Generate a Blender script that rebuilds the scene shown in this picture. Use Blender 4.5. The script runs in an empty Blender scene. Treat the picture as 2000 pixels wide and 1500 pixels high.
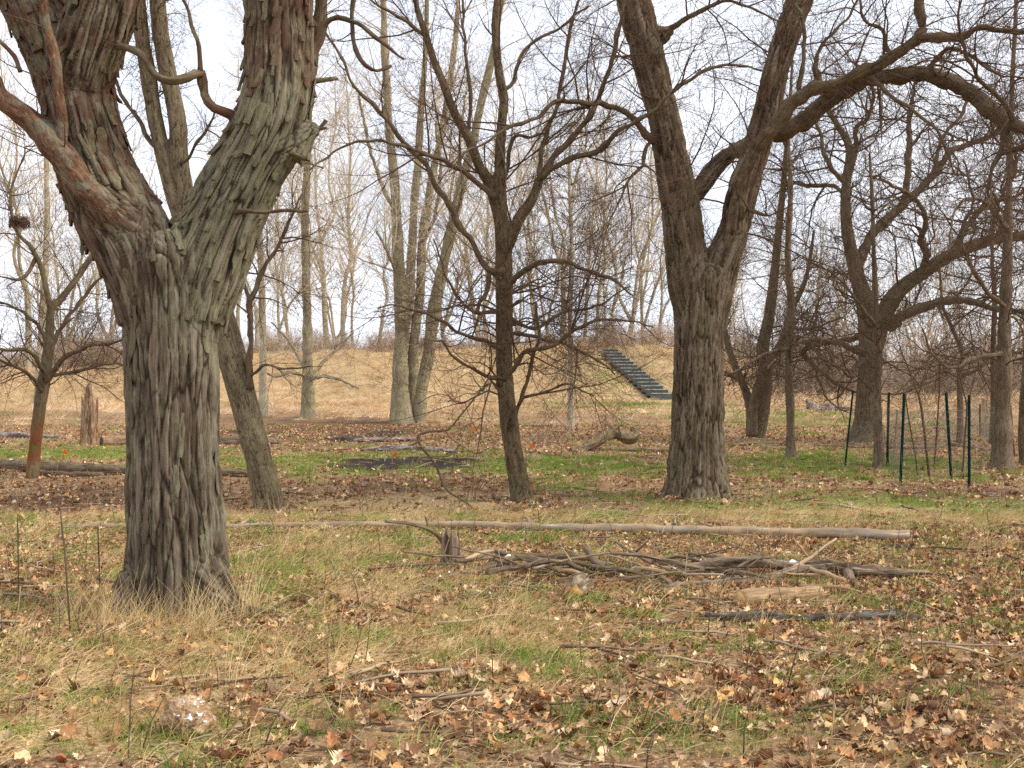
import bpy, math, random
import numpy as np
from mathutils import Matrix, Vector

random.seed(11)
rng = np.random.default_rng(11)
SC = bpy.context.scene
COL = SC.collection

# ------------------------------------------------------------------ camera
EYE = 1.6
F = 2000 * 40.0 / 36.0            # focal length in photograph pixels
cam_d = bpy.data.cameras.new('camera')
cam_d.lens = 40; cam_d.sensor_width = 36; cam_d.clip_start = 0.05; cam_d.clip_end = 3000
cam = bpy.data.objects.new('camera', cam_d)
cam.location = (0, 0, EYE); cam.rotation_euler = (math.radians(90), 0, 0)
COL.objects.link(cam); SC.camera = cam

# ------------------------------------------------------------------ sky and sun (bright overcast, soft light from the right)
SUN_EL, SUN_AZ = math.radians(42), math.radians(100)     # azimuth from +Y towards +X
W = bpy.data.worlds.new('World'); SC.world = W; W.use_nodes = True
nt = W.node_tree; nt.nodes.clear()
def wn(t, **k):
    n = nt.nodes.new(t)
    for a, b in k.items(): setattr(n, a, b)
    return n
sky = wn('ShaderNodeTexSky', sky_type='NISHITA', sun_disc=False, sun_elevation=SUN_EL, sun_rotation=SUN_AZ, dust_density=3.0)
sm = wn('ShaderNodeVectorMath', operation='SCALE'); sm.inputs['Scale'].default_value = 0.10
nt.links.new(sky.outputs[0], sm.inputs[0])
tc = wn('ShaderNodeTexCoord')
cn = wn('ShaderNodeTexNoise'); cn.inputs['Scale'].default_value = 3.5; cn.inputs['Detail'].default_value = 6; cn.inputs['Roughness'].default_value = .55
nt.links.new(tc.outputs['Generated'], cn.inputs['Vector'])
cr_ = wn('ShaderNodeValToRGB')
cr_.color_ramp.elements[0].position = .32; cr_.color_ramp.elements[0].color = (.47, .53, .65, 1)
cr_.color_ramp.elements[1].position = .62; cr_.color_ramp.elements[1].color = (.79, .81, .86, 1)
nt.links.new(cn.outputs['Fac'], cr_.inputs[0])
mx = wn('ShaderNodeMix', data_type='RGBA'); mx.inputs['Factor'].default_value = .90
nt.links.new(sm.outputs[0], mx.inputs['A']); nt.links.new(cr_.outputs[0], mx.inputs['B'])
bg = wn('ShaderNodeBackground'); bg.inputs['Strength'].default_value = 1.0
nt.links.new(mx.outputs['Result'], bg.inputs[0])
wo = wn('ShaderNodeOutputWorld'); nt.links.new(bg.outputs[0], wo.inputs[0])

sd = bpy.data.lights.new('sun', 'SUN'); sd.energy = 1.5; sd.angle = math.radians(18); sd.color = (1, .955, .88)
so = bpy.data.objects.new('sun', sd); COL.objects.link(so)
sdir = Vector((math.sin(SUN_AZ) * math.cos(SUN_EL), math.cos(SUN_AZ) * math.cos(SUN_EL), math.sin(SUN_EL)))
so.rotation_euler = sdir.to_track_quat('Z', 'Y').to_euler(); so.location = (20, 0, 30)

vs = SC.view_settings
vs.view_transform = 'Standard'; vs.look = 'None'; vs.gamma = 1; vs.use_curve_mapping = False
vs.exposure = 0.98
SC.render.engine = 'CYCLES'
SC.cycles.max_bounces = 3; SC.cycles.diffuse_bounces = 2; SC.cycles.glossy_bounces = 1
SC.cycles.transparent_max_bounces = 2
SC.cycles.use_denoising = False

# ------------------------------------------------------------------ small numeric helpers
_perm = np.random.default_rng(3).permutation(256); _perm = np.concatenate([_perm, _perm, _perm])
_grad = np.random.default_rng(4).normal(size=(256, 3)); _grad /= np.linalg.norm(_grad, axis=1)[:, None]
def pn(p):
    """gradient noise, p (N,3) -> (N,) about -0.7..0.7"""
    p = np.asarray(p, float); i = np.floor(p).astype(int); f = p - i; u = f * f * f * (f * (f * 6 - 15) + 10); i &= 255
    r = np.zeros(len(p))
    for dx in (0, 1):
        wx = u[:, 0] if dx else 1 - u[:, 0]
        for dy in (0, 1):
            wy = u[:, 1] if dy else 1 - u[:, 1]
            for dz in (0, 1):
                wz = u[:, 2] if dz else 1 - u[:, 2]
                g = _grad[_perm[_perm[_perm[(i[:, 0] + dx) & 255] + ((i[:, 1] + dy) & 255)] + ((i[:, 2] + dz) & 255)]]
                d = f - (dx, dy, dz)
                r += wx * wy * wz * (g * d).sum(1)
    return r
def n2(x, y, s, o=0.0):
    x = np.atleast_1d(np.asarray(x, float)); y = np.atleast_1d(np.asarray(y, float))
    return pn(np.stack([x * s + o, y * s - o * 1.7, np.full_like(x, o * .37 + .5)], 1))
def fbm2(x, y, s, o=0.0, k=3):
    return sum(n2(x, y, s * 2 ** j, o + j * 9.1) / 1.8 ** j for j in range(k))
def sst(a, b, x):
    t = np.clip((x - a) / (b - a), 0, 1); return t * t * (3 - 2 * t)
def srgb(r, g, b):
    c = np.array([r, g, b], float) / 255
    return tuple(np.where(c <= .04045, c / 12.92, ((c + .055) / 1.055) ** 2.4))
def norm(v):
    return v / np.maximum(np.linalg.norm(v, axis=-1, keepdims=True), 1e-9)

# ------------------------------------------------------------------ terrain height
def gz(x, y):
    x = np.atleast_1d(np.asarray(x, float)); y = np.atleast_1d(np.asarray(y, float))
    z = .035 * n2(x, y, .35, 5.) + .012 * n2(x, y, 1.7, 8.) * sst(60, 20, y)
    z = z + .60 * sst(42, 62, y)
    xa = x / np.maximum(y, 1) * 66
    amp = (1 + .14 * n2(x, y, .16, 12.)) * 1.9 + 1.15 * sst(-26, -14, xa) + .45 * np.exp(-((xa - 5) / 6.) ** 2) - 2.85 * sst(10.5, 16.5, xa)
    ramp = np.clip((y - 62.5 - .9 * n2(x, y, .08, 3.)) / 9.5, 0, 1); ramp = .75 * ramp + .25 * sst(0, 1, ramp)
    z = z + amp * ramp * (1 + .05 * n2(x, y, .3, 2.))
    lx = np.interp(y, [62, 73], [8.46, 5.92])                      # the stairs are cut into the bank
    zl = np.interp(y, [63.2, 72.2], [.95, 3.72]) - .28; w = sst(1.6, .8, np.abs(x - lx)) * sst(61.5, 63, y) * sst(75, 72.5, y)
    z = z * (1 - w) + np.minimum(z, zl) * w
    return z
def g1(x, y): return float(gz(x, y)[0])
def gpt(px, py):
    """point of the flat ground seen at a photograph pixel -> world (x, y, z of the terrain)"""
    Y = EYE * F / (py - 750); X = (px - 1000) / F * Y
    return np.array([X, Y, g1(X, Y)])
def up(px, py, Y):
    return np.array([(px - 1000) / F * Y, Y, EYE - (py - 750) / F * Y])

# ------------------------------------------------------------------ mesh and object helpers
def mesh_np(name, V, faces_list, mat=None, attrs=None, smooth=True):
    """faces_list: list of int arrays (n,k)"""
    me = bpy.data.meshes.new(name); V = np.asarray(V, np.float32)
    me.vertices.add(len(V)); me.vertices.foreach_set('co', V.ravel())
    fl = [np.asarray(f, np.int32) for f in faces_list if len(f)]
    nl = sum(f.size for f in fl); npoly = sum(len(f) for f in fl)
    me.loops.add(nl); me.polygons.add(npoly)
    if npoly:
        me.loops.foreach_set('vertex_index', np.concatenate([f.ravel() for f in fl]))
        tot = np.concatenate([np.full(len(f), f.shape[1], np.int32) for f in fl])
        st = np.concatenate([[0], np.cumsum(tot)[:-1]]).astype(np.int32)
        me.polygons.foreach_set('loop_start', st)
        me.polygons.foreach_set('use_smooth', np.full(npoly, smooth))
    for k, v in (attrs or {}).items():
        v = np.asarray(v, np.float32)
        if v.ndim == 1: a = me.attributes.new(k, 'FLOAT', 'POINT'); a.data.foreach_set('value', v)
        else: a = me.attributes.new(k, 'FLOAT_VECTOR', 'POINT'); a.data.foreach_set('vector', v.ravel())
    me.update(calc_edges=True)
    if mat: me.materials.append(mat)
    return me
def link(name, data, parent=None, **props):
    o = bpy.data.objects.new(name, data); COL.objects.link(o)
    if parent is not None:
        o.parent = parent; o.matrix_parent_inverse = parent.matrix_world.inverted()
    for k, v in props.items(): o[k] = v
    return o
def thing(name, label, cat, loc, group=None):
    e = bpy.data.objects.new(name, None); COL.objects.link(e); e.location = loc; e.empty_display_size = .2
    e.matrix_world = Matrix.Translation(Vector(loc))
    e['label'] = label; e['category'] = cat
    if group: e['group'] = group
    return e
def child(name, me, parent, **props):
    """mesh given in world coordinates -> part whose parent sits at its own location"""
    o = bpy.data.objects.new(name, me); COL.objects.link(o); o.parent = parent
    o.matrix_parent_inverse = Matrix.Translation(-Vector(parent.matrix_world.translation))
    for k, v in props.items(): o[k] = v
    return o

def catmull(P, R, step):
    P = np.asarray(P, float); R = np.asarray(R, float)
    Q = np.vstack([2 * P[0] - P[1], P, 2 * P[-1] - P[-2]]); S = np.concatenate([[R[0]], R, [R[-1]]])
    op, orr = [], []
    for i in range(1, len(Q) - 2):
        n = max(2, int(np.linalg.norm(Q[i + 1] - Q[i]) / step))
        t = np.linspace(0, 1, n, endpoint=False)[:, None]
        a, b, c, d = Q[i - 1], Q[i], Q[i + 1], Q[i + 2]
        op.append(.5 * (2 * b + (c - a) * t + (2 * a - 5 * b + 4 * c - d) * t ** 2 + (3 * b - a - 3 * c + d) * t ** 3))
        t = t[:, 0]; orr.append(S[i] * (1 - t) + S[i + 1] * t)
    op.append(P[-1:]); orr.append(R[-1:])
    return np.vstack(op), np.concatenate(orr)
def resample(P, R, K):
    d = np.concatenate([[0], np.cumsum(np.linalg.norm(np.diff(P, axis=0), axis=1))])
    t = np.linspace(0, d[-1], K)
    return np.stack([np.interp(t, d, P[:, i]) for i in range(3)], 1), np.interp(t, d, R)
def frames(P):
    """P (n,M,3) -> T,N,B"""
    T = np.gradient(P, axis=1); T = norm(T)
    D = norm(P[:, -1] - P[:, 0]); ref = np.where(np.abs(D[:, 2:3]) > .8, np.array([[1., 0, 0]]), np.array([[0, 0, 1.]]))
    ref = np.broadcast_to(ref[:, None], T.shape)
    N = norm(ref - (ref * T).sum(-1, keepdims=True) * T); B = np.cross(T, N)
    return T, N, B
def tubes(P, R, k, cap=False):
    """P (n,M,3), R (n,M) -> V, quads, tri/other caps, bk"""
    n, M = R.shape; T, N, B = frames(P)
    a = np.arange(k) / k * 2 * math.pi
    c, s = np.cos(a)[None, None, :, None], np.sin(a)[None, None, :, None]
    off = (N[:, :, None] * c + B[:, :, None] * s) * R[:, :, None, None]
    V = P[:, :, None] + off
    L = np.concatenate([np.zeros((n, 1)), np.cumsum(np.linalg.norm(np.diff(P, axis=1), axis=2), axis=1)], 1) + rng.random((n, 1)) * 37
    bk = np.stack([np.broadcast_to(R[:, :, None] * np.cos(a), (n, M, k)), np.broadcast_to(R[:, :, None] * np.sin(a), (n, M, k)), np.broadcast_to(L[:, :, None], (n, M, k))], -1)
    idx = np.arange(n * M * k).reshape(n, M, k); nx = np.roll(idx, -1, 2)
    q = np.stack([idx[:, :-1], nx[:, :-1], nx[:, 1:], idx[:, 1:]], -1).reshape(-1, 4)
    caps = []
    if cap: caps = [idx[:, 0, ::-1].reshape(-1, k), idx[:, -1].reshape(-1, k)]
    return V.reshape(-1, 3), q, caps, bk.reshape(-1, 3)
def tube_mesh(name, groups, mat, extra=None):
    """groups: list of (P,R,k,cap)"""
    Vs, fs, bks, o = [], [], [], 0
    for P, R, k, cap in groups:
        if len(P) == 0: continue
        V, q, caps, bk = tubes(P, R, k, cap)
        Vs.append(V); fs.append(q + o); fs += [c + o for c in caps]; bks.append(bk); o += len(V)
    V = np.vstack(Vs)
    return mesh_np(name, V, fs, mat, {'bk': np.vstack(bks)})

# ------------------------------------------------------------------ materials
def newmat(name, rough=.9):
    m = bpy.data.materials.new(name); m.use_nodes = True; t = m.node_tree
    b = t.nodes['Principled BSDF']; b.inputs['Roughness'].default_value = rough; b.inputs['Specular IOR Level'].default_value = .04
    return m, t, b
def nd(t, ty, **k):
    n = t.nodes.new(ty)
    for a, b in k.items(): setattr(n, a, b)
    return n
def rgb4(c): return (*c, 1)
def mixc(t, fac, a, b):
    m = nd(t, 'ShaderNodeMix', data_type='RGBA')
    for s, v in (('Factor', fac), ('A', a), ('B', b)):
        if isinstance(v, (tuple, float, int)): m.inputs[s].default_value = v
        else: t.links.new(v, m.inputs[s])
    return m.outputs['Result']
def noise(t, vec, scale, detail=4, rough=.6, dist=0.):
    n = nd(t, 'ShaderNodeTexNoise'); n.inputs['Scale'].default_value = scale; n.inputs['Detail'].default_value = detail
    n.inputs['Roughness'].default_value = rough; n.inputs['Distortion'].default_value = dist
    if vec is not None: t.links.new(vec, n.inputs['Vector'])
    return n.outputs['Fac']
def ramp(t, fac, p0, p1):
    r = nd(t, 'ShaderNodeMapRange', interpolation_type='SMOOTHSTEP'); r.inputs['From Min'].default_value = p0; r.inputs['From Max'].default_value = p1
    t.links.new(fac, r.inputs['Value']); return r.outputs['Result']
def scaled(t, vec, s):
    m = nd(t, 'ShaderNodeVectorMath', operation='MULTIPLY'); t.links.new(vec, m.inputs[0]); m.inputs[1].default_value = s; return m.outputs[0]

def bark_mat(name, c_dark, c_mid, c_light, lichen=None, lich=(.55, .7), f=18., asp=.14, bump=.6, dist=.02, red=None, redz=None, use_ck=False, limbwise=False):
    m, t, b = newmat(name)
    at = nd(t, 'ShaderNodeAttribute', attribute_name='bk').outputs['Vector']
    geo = nd(t, 'ShaderNodeNewGeometry').outputs['Position']
    v = scaled(t, at, (1, 1, asp))
    na = noise(t, v, f, 5, .65, .6); nb = noise(t, v, f * 2.7, 4, .7)
    c = mixc(t, ramp(t, na, .34, .66), rgb4(c_dark), rgb4(c_mid))
    c = mixc(t, ramp(t, nb, .52, .72), c, rgb4(c_light))
    big = noise(t, geo, 2.2, 3, .6)
    if red is not None:
        rz = noise(t, scaled(t, at, (1, 1, .3)), 7, 4, .6)
        rm = ramp(t, rz, .36, .56)
        if redz:
            sx = nd(t, 'ShaderNodeSeparateXYZ'); t.links.new(geo, sx.inputs[0])
            mm = nd(t, 'ShaderNodeMath', operation='MULTIPLY'); t.links.new(rm, mm.inputs[0]); t.links.new(ramp(t, sx.outputs['Z'], *redz), mm.inputs[1]); rm = mm.outputs[0]
        if limbwise:
            fa = nd(t, 'ShaderNodeAttribute', attribute_name='fresh').outputs['Fac']; m2 = nd(t, 'ShaderNodeMath', operation='MULTIPLY_ADD'); t.links.new(fa, m2.inputs[0]); m2.inputs[1].default_value = .75; m2.inputs[2].default_value = .25
            top = nd(t, 'ShaderNodeMath', operation='MAXIMUM'); t.links.new(m2.outputs[0], top.inputs[0]); t.links.new(ramp(t, sx.outputs['Z'], 3.55, 3.9), top.inputs[1])
            m3 = nd(t, 'ShaderNodeMath', operation='MULTIPLY'); t.links.new(rm, m3.inputs[0]); t.links.new(top.outputs[0], m3.inputs[1]); rm = m3.outputs[0]
        c = mixc(t, rm, c, rgb4(red))
    if lichen is not None:
        ln = noise(t, geo, 4.5, 6, .7)
        lm = nd(t, 'ShaderNodeMath', operation='MULTIPLY'); t.links.new(ramp(t, ln, *lich), lm.inputs[0]); t.links.new(ramp(t, nb, .35, .6), lm.inputs[1])
        lmf = lm.outputs[0]
        if limbwise:
            pa = nd(t, 'ShaderNodeAttribute', attribute_name='pal').outputs['Fac']; p1 = nd(t, 'ShaderNodeMath', operation='MULTIPLY'); t.links.new(pa, p1.inputs[0]); t.links.new(ramp(t, sx.outputs['Z'], 3.9, 3.5), p1.inputs[1])
            p2 = nd(t, 'ShaderNodeMath', operation='MULTIPLY_ADD', use_clamp=True); t.links.new(p1.outputs[0], p2.inputs[0]); t.links.new(ramp(t, nb, .25, .6), p2.inputs[1]); t.links.new(lmf, p2.inputs[2]); lmf = p2.outputs[0]
        c = mixc(t, lmf, c, rgb4(lichen))
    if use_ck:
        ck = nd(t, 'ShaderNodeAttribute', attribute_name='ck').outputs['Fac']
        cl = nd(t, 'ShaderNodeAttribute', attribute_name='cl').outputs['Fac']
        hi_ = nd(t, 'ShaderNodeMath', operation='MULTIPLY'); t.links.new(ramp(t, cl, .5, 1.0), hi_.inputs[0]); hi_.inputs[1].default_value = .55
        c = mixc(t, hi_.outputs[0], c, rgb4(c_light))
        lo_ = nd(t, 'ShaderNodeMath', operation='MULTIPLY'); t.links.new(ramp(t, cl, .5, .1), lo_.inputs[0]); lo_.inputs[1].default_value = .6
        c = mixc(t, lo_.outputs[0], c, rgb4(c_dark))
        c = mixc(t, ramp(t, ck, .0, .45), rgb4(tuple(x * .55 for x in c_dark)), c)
    vv = nd(t, 'ShaderNodeMix', data_type='RGBA', blend_type='MULTIPLY'); vv.inputs['Factor'].default_value = 1
    t.links.new(c, vv.inputs['A'])
    rr = nd(t, 'ShaderNodeMapRange'); rr.inputs['From Min'].default_value = .3; rr.inputs['From Max'].default_value = .7; rr.inputs['To Min'].default_value = .8; rr.inputs['To Max'].default_value = 1.2
    t.links.new(big, rr.inputs['Value']); t.links.new(rr.outputs[0], vv.inputs['B'])
    t.links.new(vv.outputs['Result'], b.inputs['Base Color'])
    if bump:
        bp = nd(t, 'ShaderNodeBump'); bp.inputs['Strength'].default_value = bump; bp.inputs['Distance'].default_value = dist
        ad = nd(t, 'ShaderNodeMath', operation='ADD'); t.links.new(na, ad.inputs[0]); t.links.new(nb, ad.inputs[1])
        t.links.new(ad.outputs[0], bp.inputs['Height']); t.links.new(bp.outputs[0], b.inputs['Normal'])
    return m
def plain(name, c, var=.25, s=8., rough=.9):
    m, t, b = newmat(name, rough); geo = nd(t, 'ShaderNodeNewGeometry').outputs['Position']
    n = noise(t, geo, s, 4, .6)
    t.links.new(mixc(t, ramp(t, n, .3, .7), rgb4(tuple(x * (1 - var) for x in c)), rgb4(tuple(x * (1 + var) for x in c))), b.inputs['Base Color'])
    return m

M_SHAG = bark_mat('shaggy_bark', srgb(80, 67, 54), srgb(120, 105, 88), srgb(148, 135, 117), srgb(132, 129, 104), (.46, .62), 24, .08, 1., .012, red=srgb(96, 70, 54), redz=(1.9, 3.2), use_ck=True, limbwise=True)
M_PLATE = bark_mat('bark_plate', srgb(80, 67, 54), srgb(116, 101, 84), srgb(142, 130, 111), srgb(126, 122, 92), (.45, .60), 24, .1, 1., .012, red=srgb(102, 76, 60), redz=(1.9, 3.2))
M_RAW = bark_mat('raw_orange_bark', srgb(86, 62, 48), srgb(132, 98, 74), srgb(146, 128, 110), srgb(126, 126, 106), (.46, .58), 26, .3, .8, .015)
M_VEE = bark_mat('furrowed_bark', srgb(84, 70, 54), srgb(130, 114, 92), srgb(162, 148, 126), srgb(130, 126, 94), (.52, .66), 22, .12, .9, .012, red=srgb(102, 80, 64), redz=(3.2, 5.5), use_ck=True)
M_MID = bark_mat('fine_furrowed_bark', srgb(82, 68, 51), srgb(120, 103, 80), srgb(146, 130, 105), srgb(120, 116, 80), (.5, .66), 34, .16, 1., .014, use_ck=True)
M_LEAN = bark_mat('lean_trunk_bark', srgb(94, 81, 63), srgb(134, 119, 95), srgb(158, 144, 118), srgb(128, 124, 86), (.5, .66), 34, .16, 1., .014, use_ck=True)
M_DARK = bark_mat('dark_branch_bark', srgb(80, 66, 51), srgb(116, 99, 78), srgb(140, 124, 101), srgb(116, 112, 80), (.5, .66), 30, .2, .5, .008)
M_OAK = bark_mat('oak_bark', srgb(82, 68, 54), srgb(124, 108, 87), srgb(156, 142, 120), srgb(120, 116, 82), (.5, .64), 22, .16, .8, .015)
M_COTT = bark_mat('cottonwood_bark', srgb(122, 109, 88), srgb(158, 144, 119), srgb(184, 170, 146), srgb(156, 150, 104), (.46, .6), 14, .12, 1., .02)
M_PALE = bark_mat('pale_grey_bark', srgb(154, 142, 120), srgb(186, 172, 147), srgb(208, 196, 172), srgb(178, 170, 130), (.48, .62), 16, .14, .7, .02)
M_GREYB = bark_mat('grey_bark', srgb(94, 80, 63), srgb(132, 115, 94), srgb(158, 143, 120), None, (.5, .6), 24, .2, .8, .015)
M_STRIP = bark_mat('small_tree_bark', srgb(92, 80, 62), srgb(124, 110, 86), srgb(142, 128, 102), srgb(116, 114, 70), (.5, .64), 30, .2, .6, .01, red=srgb(132, 84, 56), redz=(1.25, .75))
M_TWIG = plain('twig_bark', srgb(98, 78, 62), .2, 1.5)
M_TWIGO = plain('oak_twig_bark', srgb(98, 82, 64), .2, 1.5)
M_TWIGP = plain('pale_twig_bark', srgb(206, 190, 164), .15, .4)
M_BRUSH = plain('brush_twig', srgb(186, 162, 138), .25, .3)
M_WOODG = bark_mat('weathered_grey_wood', srgb(134, 118, 100), srgb(172, 156, 136), srgb(200, 184, 162), None, (.5, .6), 30, .05, .5, .01, red=srgb(186, 156, 116))
M_POLE = bark_mat('weathered_pole_wood', srgb(118, 102, 86), srgb(168, 151, 130), srgb(200, 184, 162), None, (.5, .6), 9, .05, .7, .012, red=srgb(164, 140, 110))
M_LOGB = bark_mat('log_bark', srgb(88, 72, 58), srgb(136, 116, 92), srgb(172, 156, 130), srgb(118, 112, 70), (.52, .66), 28, .14, .8, .012)
M_LOGR = bark_mat('rotten_log', srgb(84, 68, 56), srgb(146, 126, 104), srgb(190, 170, 142), srgb(128, 122, 84), (.54, .66), 16, .10, .9, .02)
M_CHAR = bark_mat('charred_wood', srgb(60, 54, 50), srgb(100, 91, 84), srgb(148, 136, 122), None, (.5, .6), 14, .2, .7, .01)
M_MOSSL = bark_mat('mossy_log', srgb(94, 78, 60), srgb(138, 120, 96), srgb(168, 150, 122), srgb(126, 114, 62), (.5, .62), 14, .2, .8, .015)
M_SNAG = bark_mat('rotten_snag_wood', srgb(104, 70, 46), srgb(172, 144, 112), srgb(206, 188, 160), None, (.5, .6), 12, .12, .9, .03)
M_ASHL = bark_mat('ashy_log', srgb(92, 74, 64), srgb(160, 148, 138), srgb(212, 208, 204), None, (.5, .6), 12, .2, .8, .02)
M_TANL = bark_mat('peeled_tan_log', srgb(130, 104, 76), srgb(172, 142, 106), srgb(200, 172, 134), None, (.5, .6), 20, .1, .5, .008)
M_CUT = plain('cut_wood_face', srgb(206, 168, 112), .2, 30)
M_CUTY = plain('yellow_cut_wood', srgb(176, 138, 84), .4, 22)
M_SNOW = plain('snow', (.86, .88, .92), .03, 20)
M_POST = plain('green_post_paint', srgb(20, 50, 46), .25, 25, .6)
M_RUST = plain('rusty_steel', srgb(110, 58, 40), .3, 25, .8)
M_WIRE = plain('dull_wire', srgb(128, 120, 108), .1, 5, .7)
M_FLAG = plain('orange_flag', srgb(240, 118, 30), .06, 5, .7)
M_STEP = plain('dark_step_board', srgb(88, 94, 92), .2, 6, .8)
M_NOSE = plain('pale_step_nosing', srgb(158, 160, 150), .15, 6, .8)
M_TREAD = plain('step_tread_gravel', srgb(96, 100, 98), .2, 9)

# ------------------------------------------------------------------ ground: patches of colour that belong to the soil cover
def ell(px, ytop, ybot, hw):
    Y0, Y1 = EYE * F / (ybot - 750), EYE * F / (ytop - 750); Yc = (Y0 + Y1) / 2
    return ((px - 1000) / F * Yc, Yc, hw / F * Yc, (Y1 - Y0) / 2)
GREEN = [ell(1000, 885, 945, 420), ell(700, 880, 930, 330), ell(1650, 880, 945, 330), ell(150, 872, 905, 330), ell(1400, 960, 1010, 300), ell(650, 1030, 1120, 260), ell(1800, 960, 1010, 300),
         ell(500, 1100, 1200, 160), ell(1000, 1140, 1230, 70), ell(1650, 1290, 1370, 190), ell(1050, 1250, 1330, 150), ell(1330, 1380, 1480, 300), ell(400, 1390, 1500, 330), ell(1250, 790, 812, 130)]
STRAW = [ell(350, 1200, 1420, 380), ell(900, 1200, 1330, 300), ell(620, 1040, 1130, 190), ell(1550, 985, 1035, 420), ell(850, 960, 1020, 300), ell(250, 785, 812, 420), ell(900, 785, 815, 350), ell(200, 1390, 1500, 350), ell(1600, 775, 812, 220)]
BURN = [ell(800, 891, 922, 210), ell(745, 838, 862, 90), ell(1060, 830, 836, 60), ell(470, 838, 848, 90)]
DIRT = [ell(1030, 965, 1000, 130), ell(1350, 960, 985, 160), ell(1900, 1060, 1300, 330), ell(1800, 1300, 1500, 330), ell(150, 945, 1010, 240), ell(850, 925, 965, 260), ell(650, 818, 880, 330), ell(1900, 945, 975, 200), ell(480, 1190, 1240, 110)]
def patch(lst, x, y, o):
    n = fbm2(x, y, .8, o); m = np.zeros(len(x))
    for cx, cy, rx, ry in lst:
        d = np.sqrt(((x - cx) / rx) ** 2 + ((y - cy) / ry) ** 2) + n * .8
        m = np.maximum(m, sst(1.3, .35, d))
    return m
def cover(x, y):
    x = np.asarray(x, float); y = np.asarray(y, float)
    g = np.maximum(patch(GREEN, x, y, 1.), sst(.18, .5, fbm2(x, y, .55, 21.)) * .75)
    s = np.maximum(patch(STRAW, x, y, 2.), sst(.1, .5, fbm2(x, y, .45, 31.)) * .7)
    g = g * np.where(y < 13.5, sst(-.25, .35, n2(x, y, 2.3, 4.) + .7 * n2(x, y, 6., 14.)), sst(-.7, .1, n2(x, y, 1.6, 4.)))
    b = np.maximum(patch(BURN[:1], x, y, 3.), .55 * patch(BURN[1:], x, y, 3.))
    d = patch(DIRT, x, y, 4.)
    far = sst(43, 60, y + 5 * n2(x, y, .15, 7.))
    s = np.maximum(s, far)
    g = g * (1 - far * .8) * (1 - d * .7) * (1 - b); s = s * (1 - b) * (1 - .6 * d * (1 - far))
    # mown path along the foot of the bank
    pth = np.exp(-((y - 60.5 - .8 * n2(x, y, .06, 1.)) / 1.1) ** 2) * sst(14, 8, x)
    g = np.maximum(g, .55 * pth)
    gb = np.exp(-((y - 58) / 3.) ** 2 - ((x - 6.0) / 5.) ** 2) + .7 * np.exp(-((y - 66) / 3.) ** 2 - ((x - 5.5) / 1.6) ** 2) + .6 * np.exp(-((y - 50) / 7.) ** 2 - ((x - 12) / 6.) ** 2)
    g = np.maximum(g, np.clip(gb, 0, 1))
    return g, s, b, d
xs = np.sinh(np.linspace(-1, 1, 301) * 6.0) / math.sinh(6.0) * 450
ys = np.concatenate([-np.geomspace(500, 1.2, 30), np.linspace(0, 30, 210)[0:], 30 * np.geomspace(1.004, 22, 150)])
GX, GY = np.meshgrid(xs, ys); gx, gy = GX.ravel(), GY.ravel()
V = np.stack([gx, gy, gz(gx, gy)], 1)
ny, nx = GX.shape; ii = np.arange(nx * ny).reshape(ny, nx)
Q = np.stack([ii[:-1, :-1], ii[:-1, 1:], ii[1:, 1:], ii[1:, :-1]], -1).reshape(-1, 4)
cg, cs_, cb, cd = cover(gx, gy)
m, t, b = newmat('ground_cover', 1.0)
pos = nd(t, 'ShaderNodeNewGeometry').outputs['Position']
def A(n): return nd(t, 'ShaderNodeAttribute', attribute_name=n).outputs['Fac']
nf, nm, nh = noise(t, pos, 9, 6, .75), noise(t, pos, 38, 4, .7), noise(t, pos, 1.3, 4, .6)
c = mixc(t, ramp(t, nf, .35, .65), rgb4(srgb(100, 78, 58)), rgb4(srgb(162, 130, 96)))
c = mixc(t, ramp(t, nm, .5, .68), c, rgb4(srgb(200, 166, 126)))
def masked(a, n, lo, hi):
    ad = nd(t, 'ShaderNodeMath', operation='ADD'); t.links.new(a, ad.inputs[0])
    mm = nd(t, 'ShaderNodeMath', operation='MULTIPLY_ADD'); t.links.new(n, mm.inputs[0]); mm.inputs[1].default_value = 1.0; mm.inputs[2].default_value = -.5
    t.links.new(mm.outputs[0], ad.inputs[1]); return ramp(t, ad.outputs[0], lo, hi)
c = mixc(t, masked(A('straw'), nf, .3, .85), c, mixc(t, ramp(t, nm, .35, .65), rgb4(srgb(144, 116, 80)), rgb4(srgb(208, 180, 134))))
c = mixc(t, masked(A('green'), nf, .3, 1.0), c, mixc(t, ramp(t, nm, .35, .65), rgb4(srgb(116, 118, 60)), rgb4(srgb(162, 158, 96))))
c = mixc(t, masked(A('dirt'), nh, .35, 1.0), c, mixc(t, ramp(t, nm, .4, .65), rgb4(srgb(92, 70, 54)), rgb4(srgb(140, 110, 84))))
c = mixc(t, masked(A('burn'), nm, .1, .75), c, mixc(t, ramp(t, nm, .5, .75), rgb4(srgb(50, 43, 39)), rgb4(srgb(112, 100, 90))))
t.links.new(c, b.inputs['Base Color'])
bp = nd(t, 'ShaderNodeBump'); bp.inputs['Strength'].default_value = .9; bp.inputs['Distance'].default_value = .03
t.links.new(nf, bp.inputs['Height']); t.links.new(bp.outputs[0], b.inputs['Normal'])
M_GROUND = m
ground = link('ground', mesh_np('ground', V, [Q], m, {'green': cg, 'straw': cs_, 'burn': cb, 'dirt': cd}), kind='structure', label='woodland floor of leaf litter, dry straw and patchy grass rising to a bank')
del GX, GY, V, Q

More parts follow.
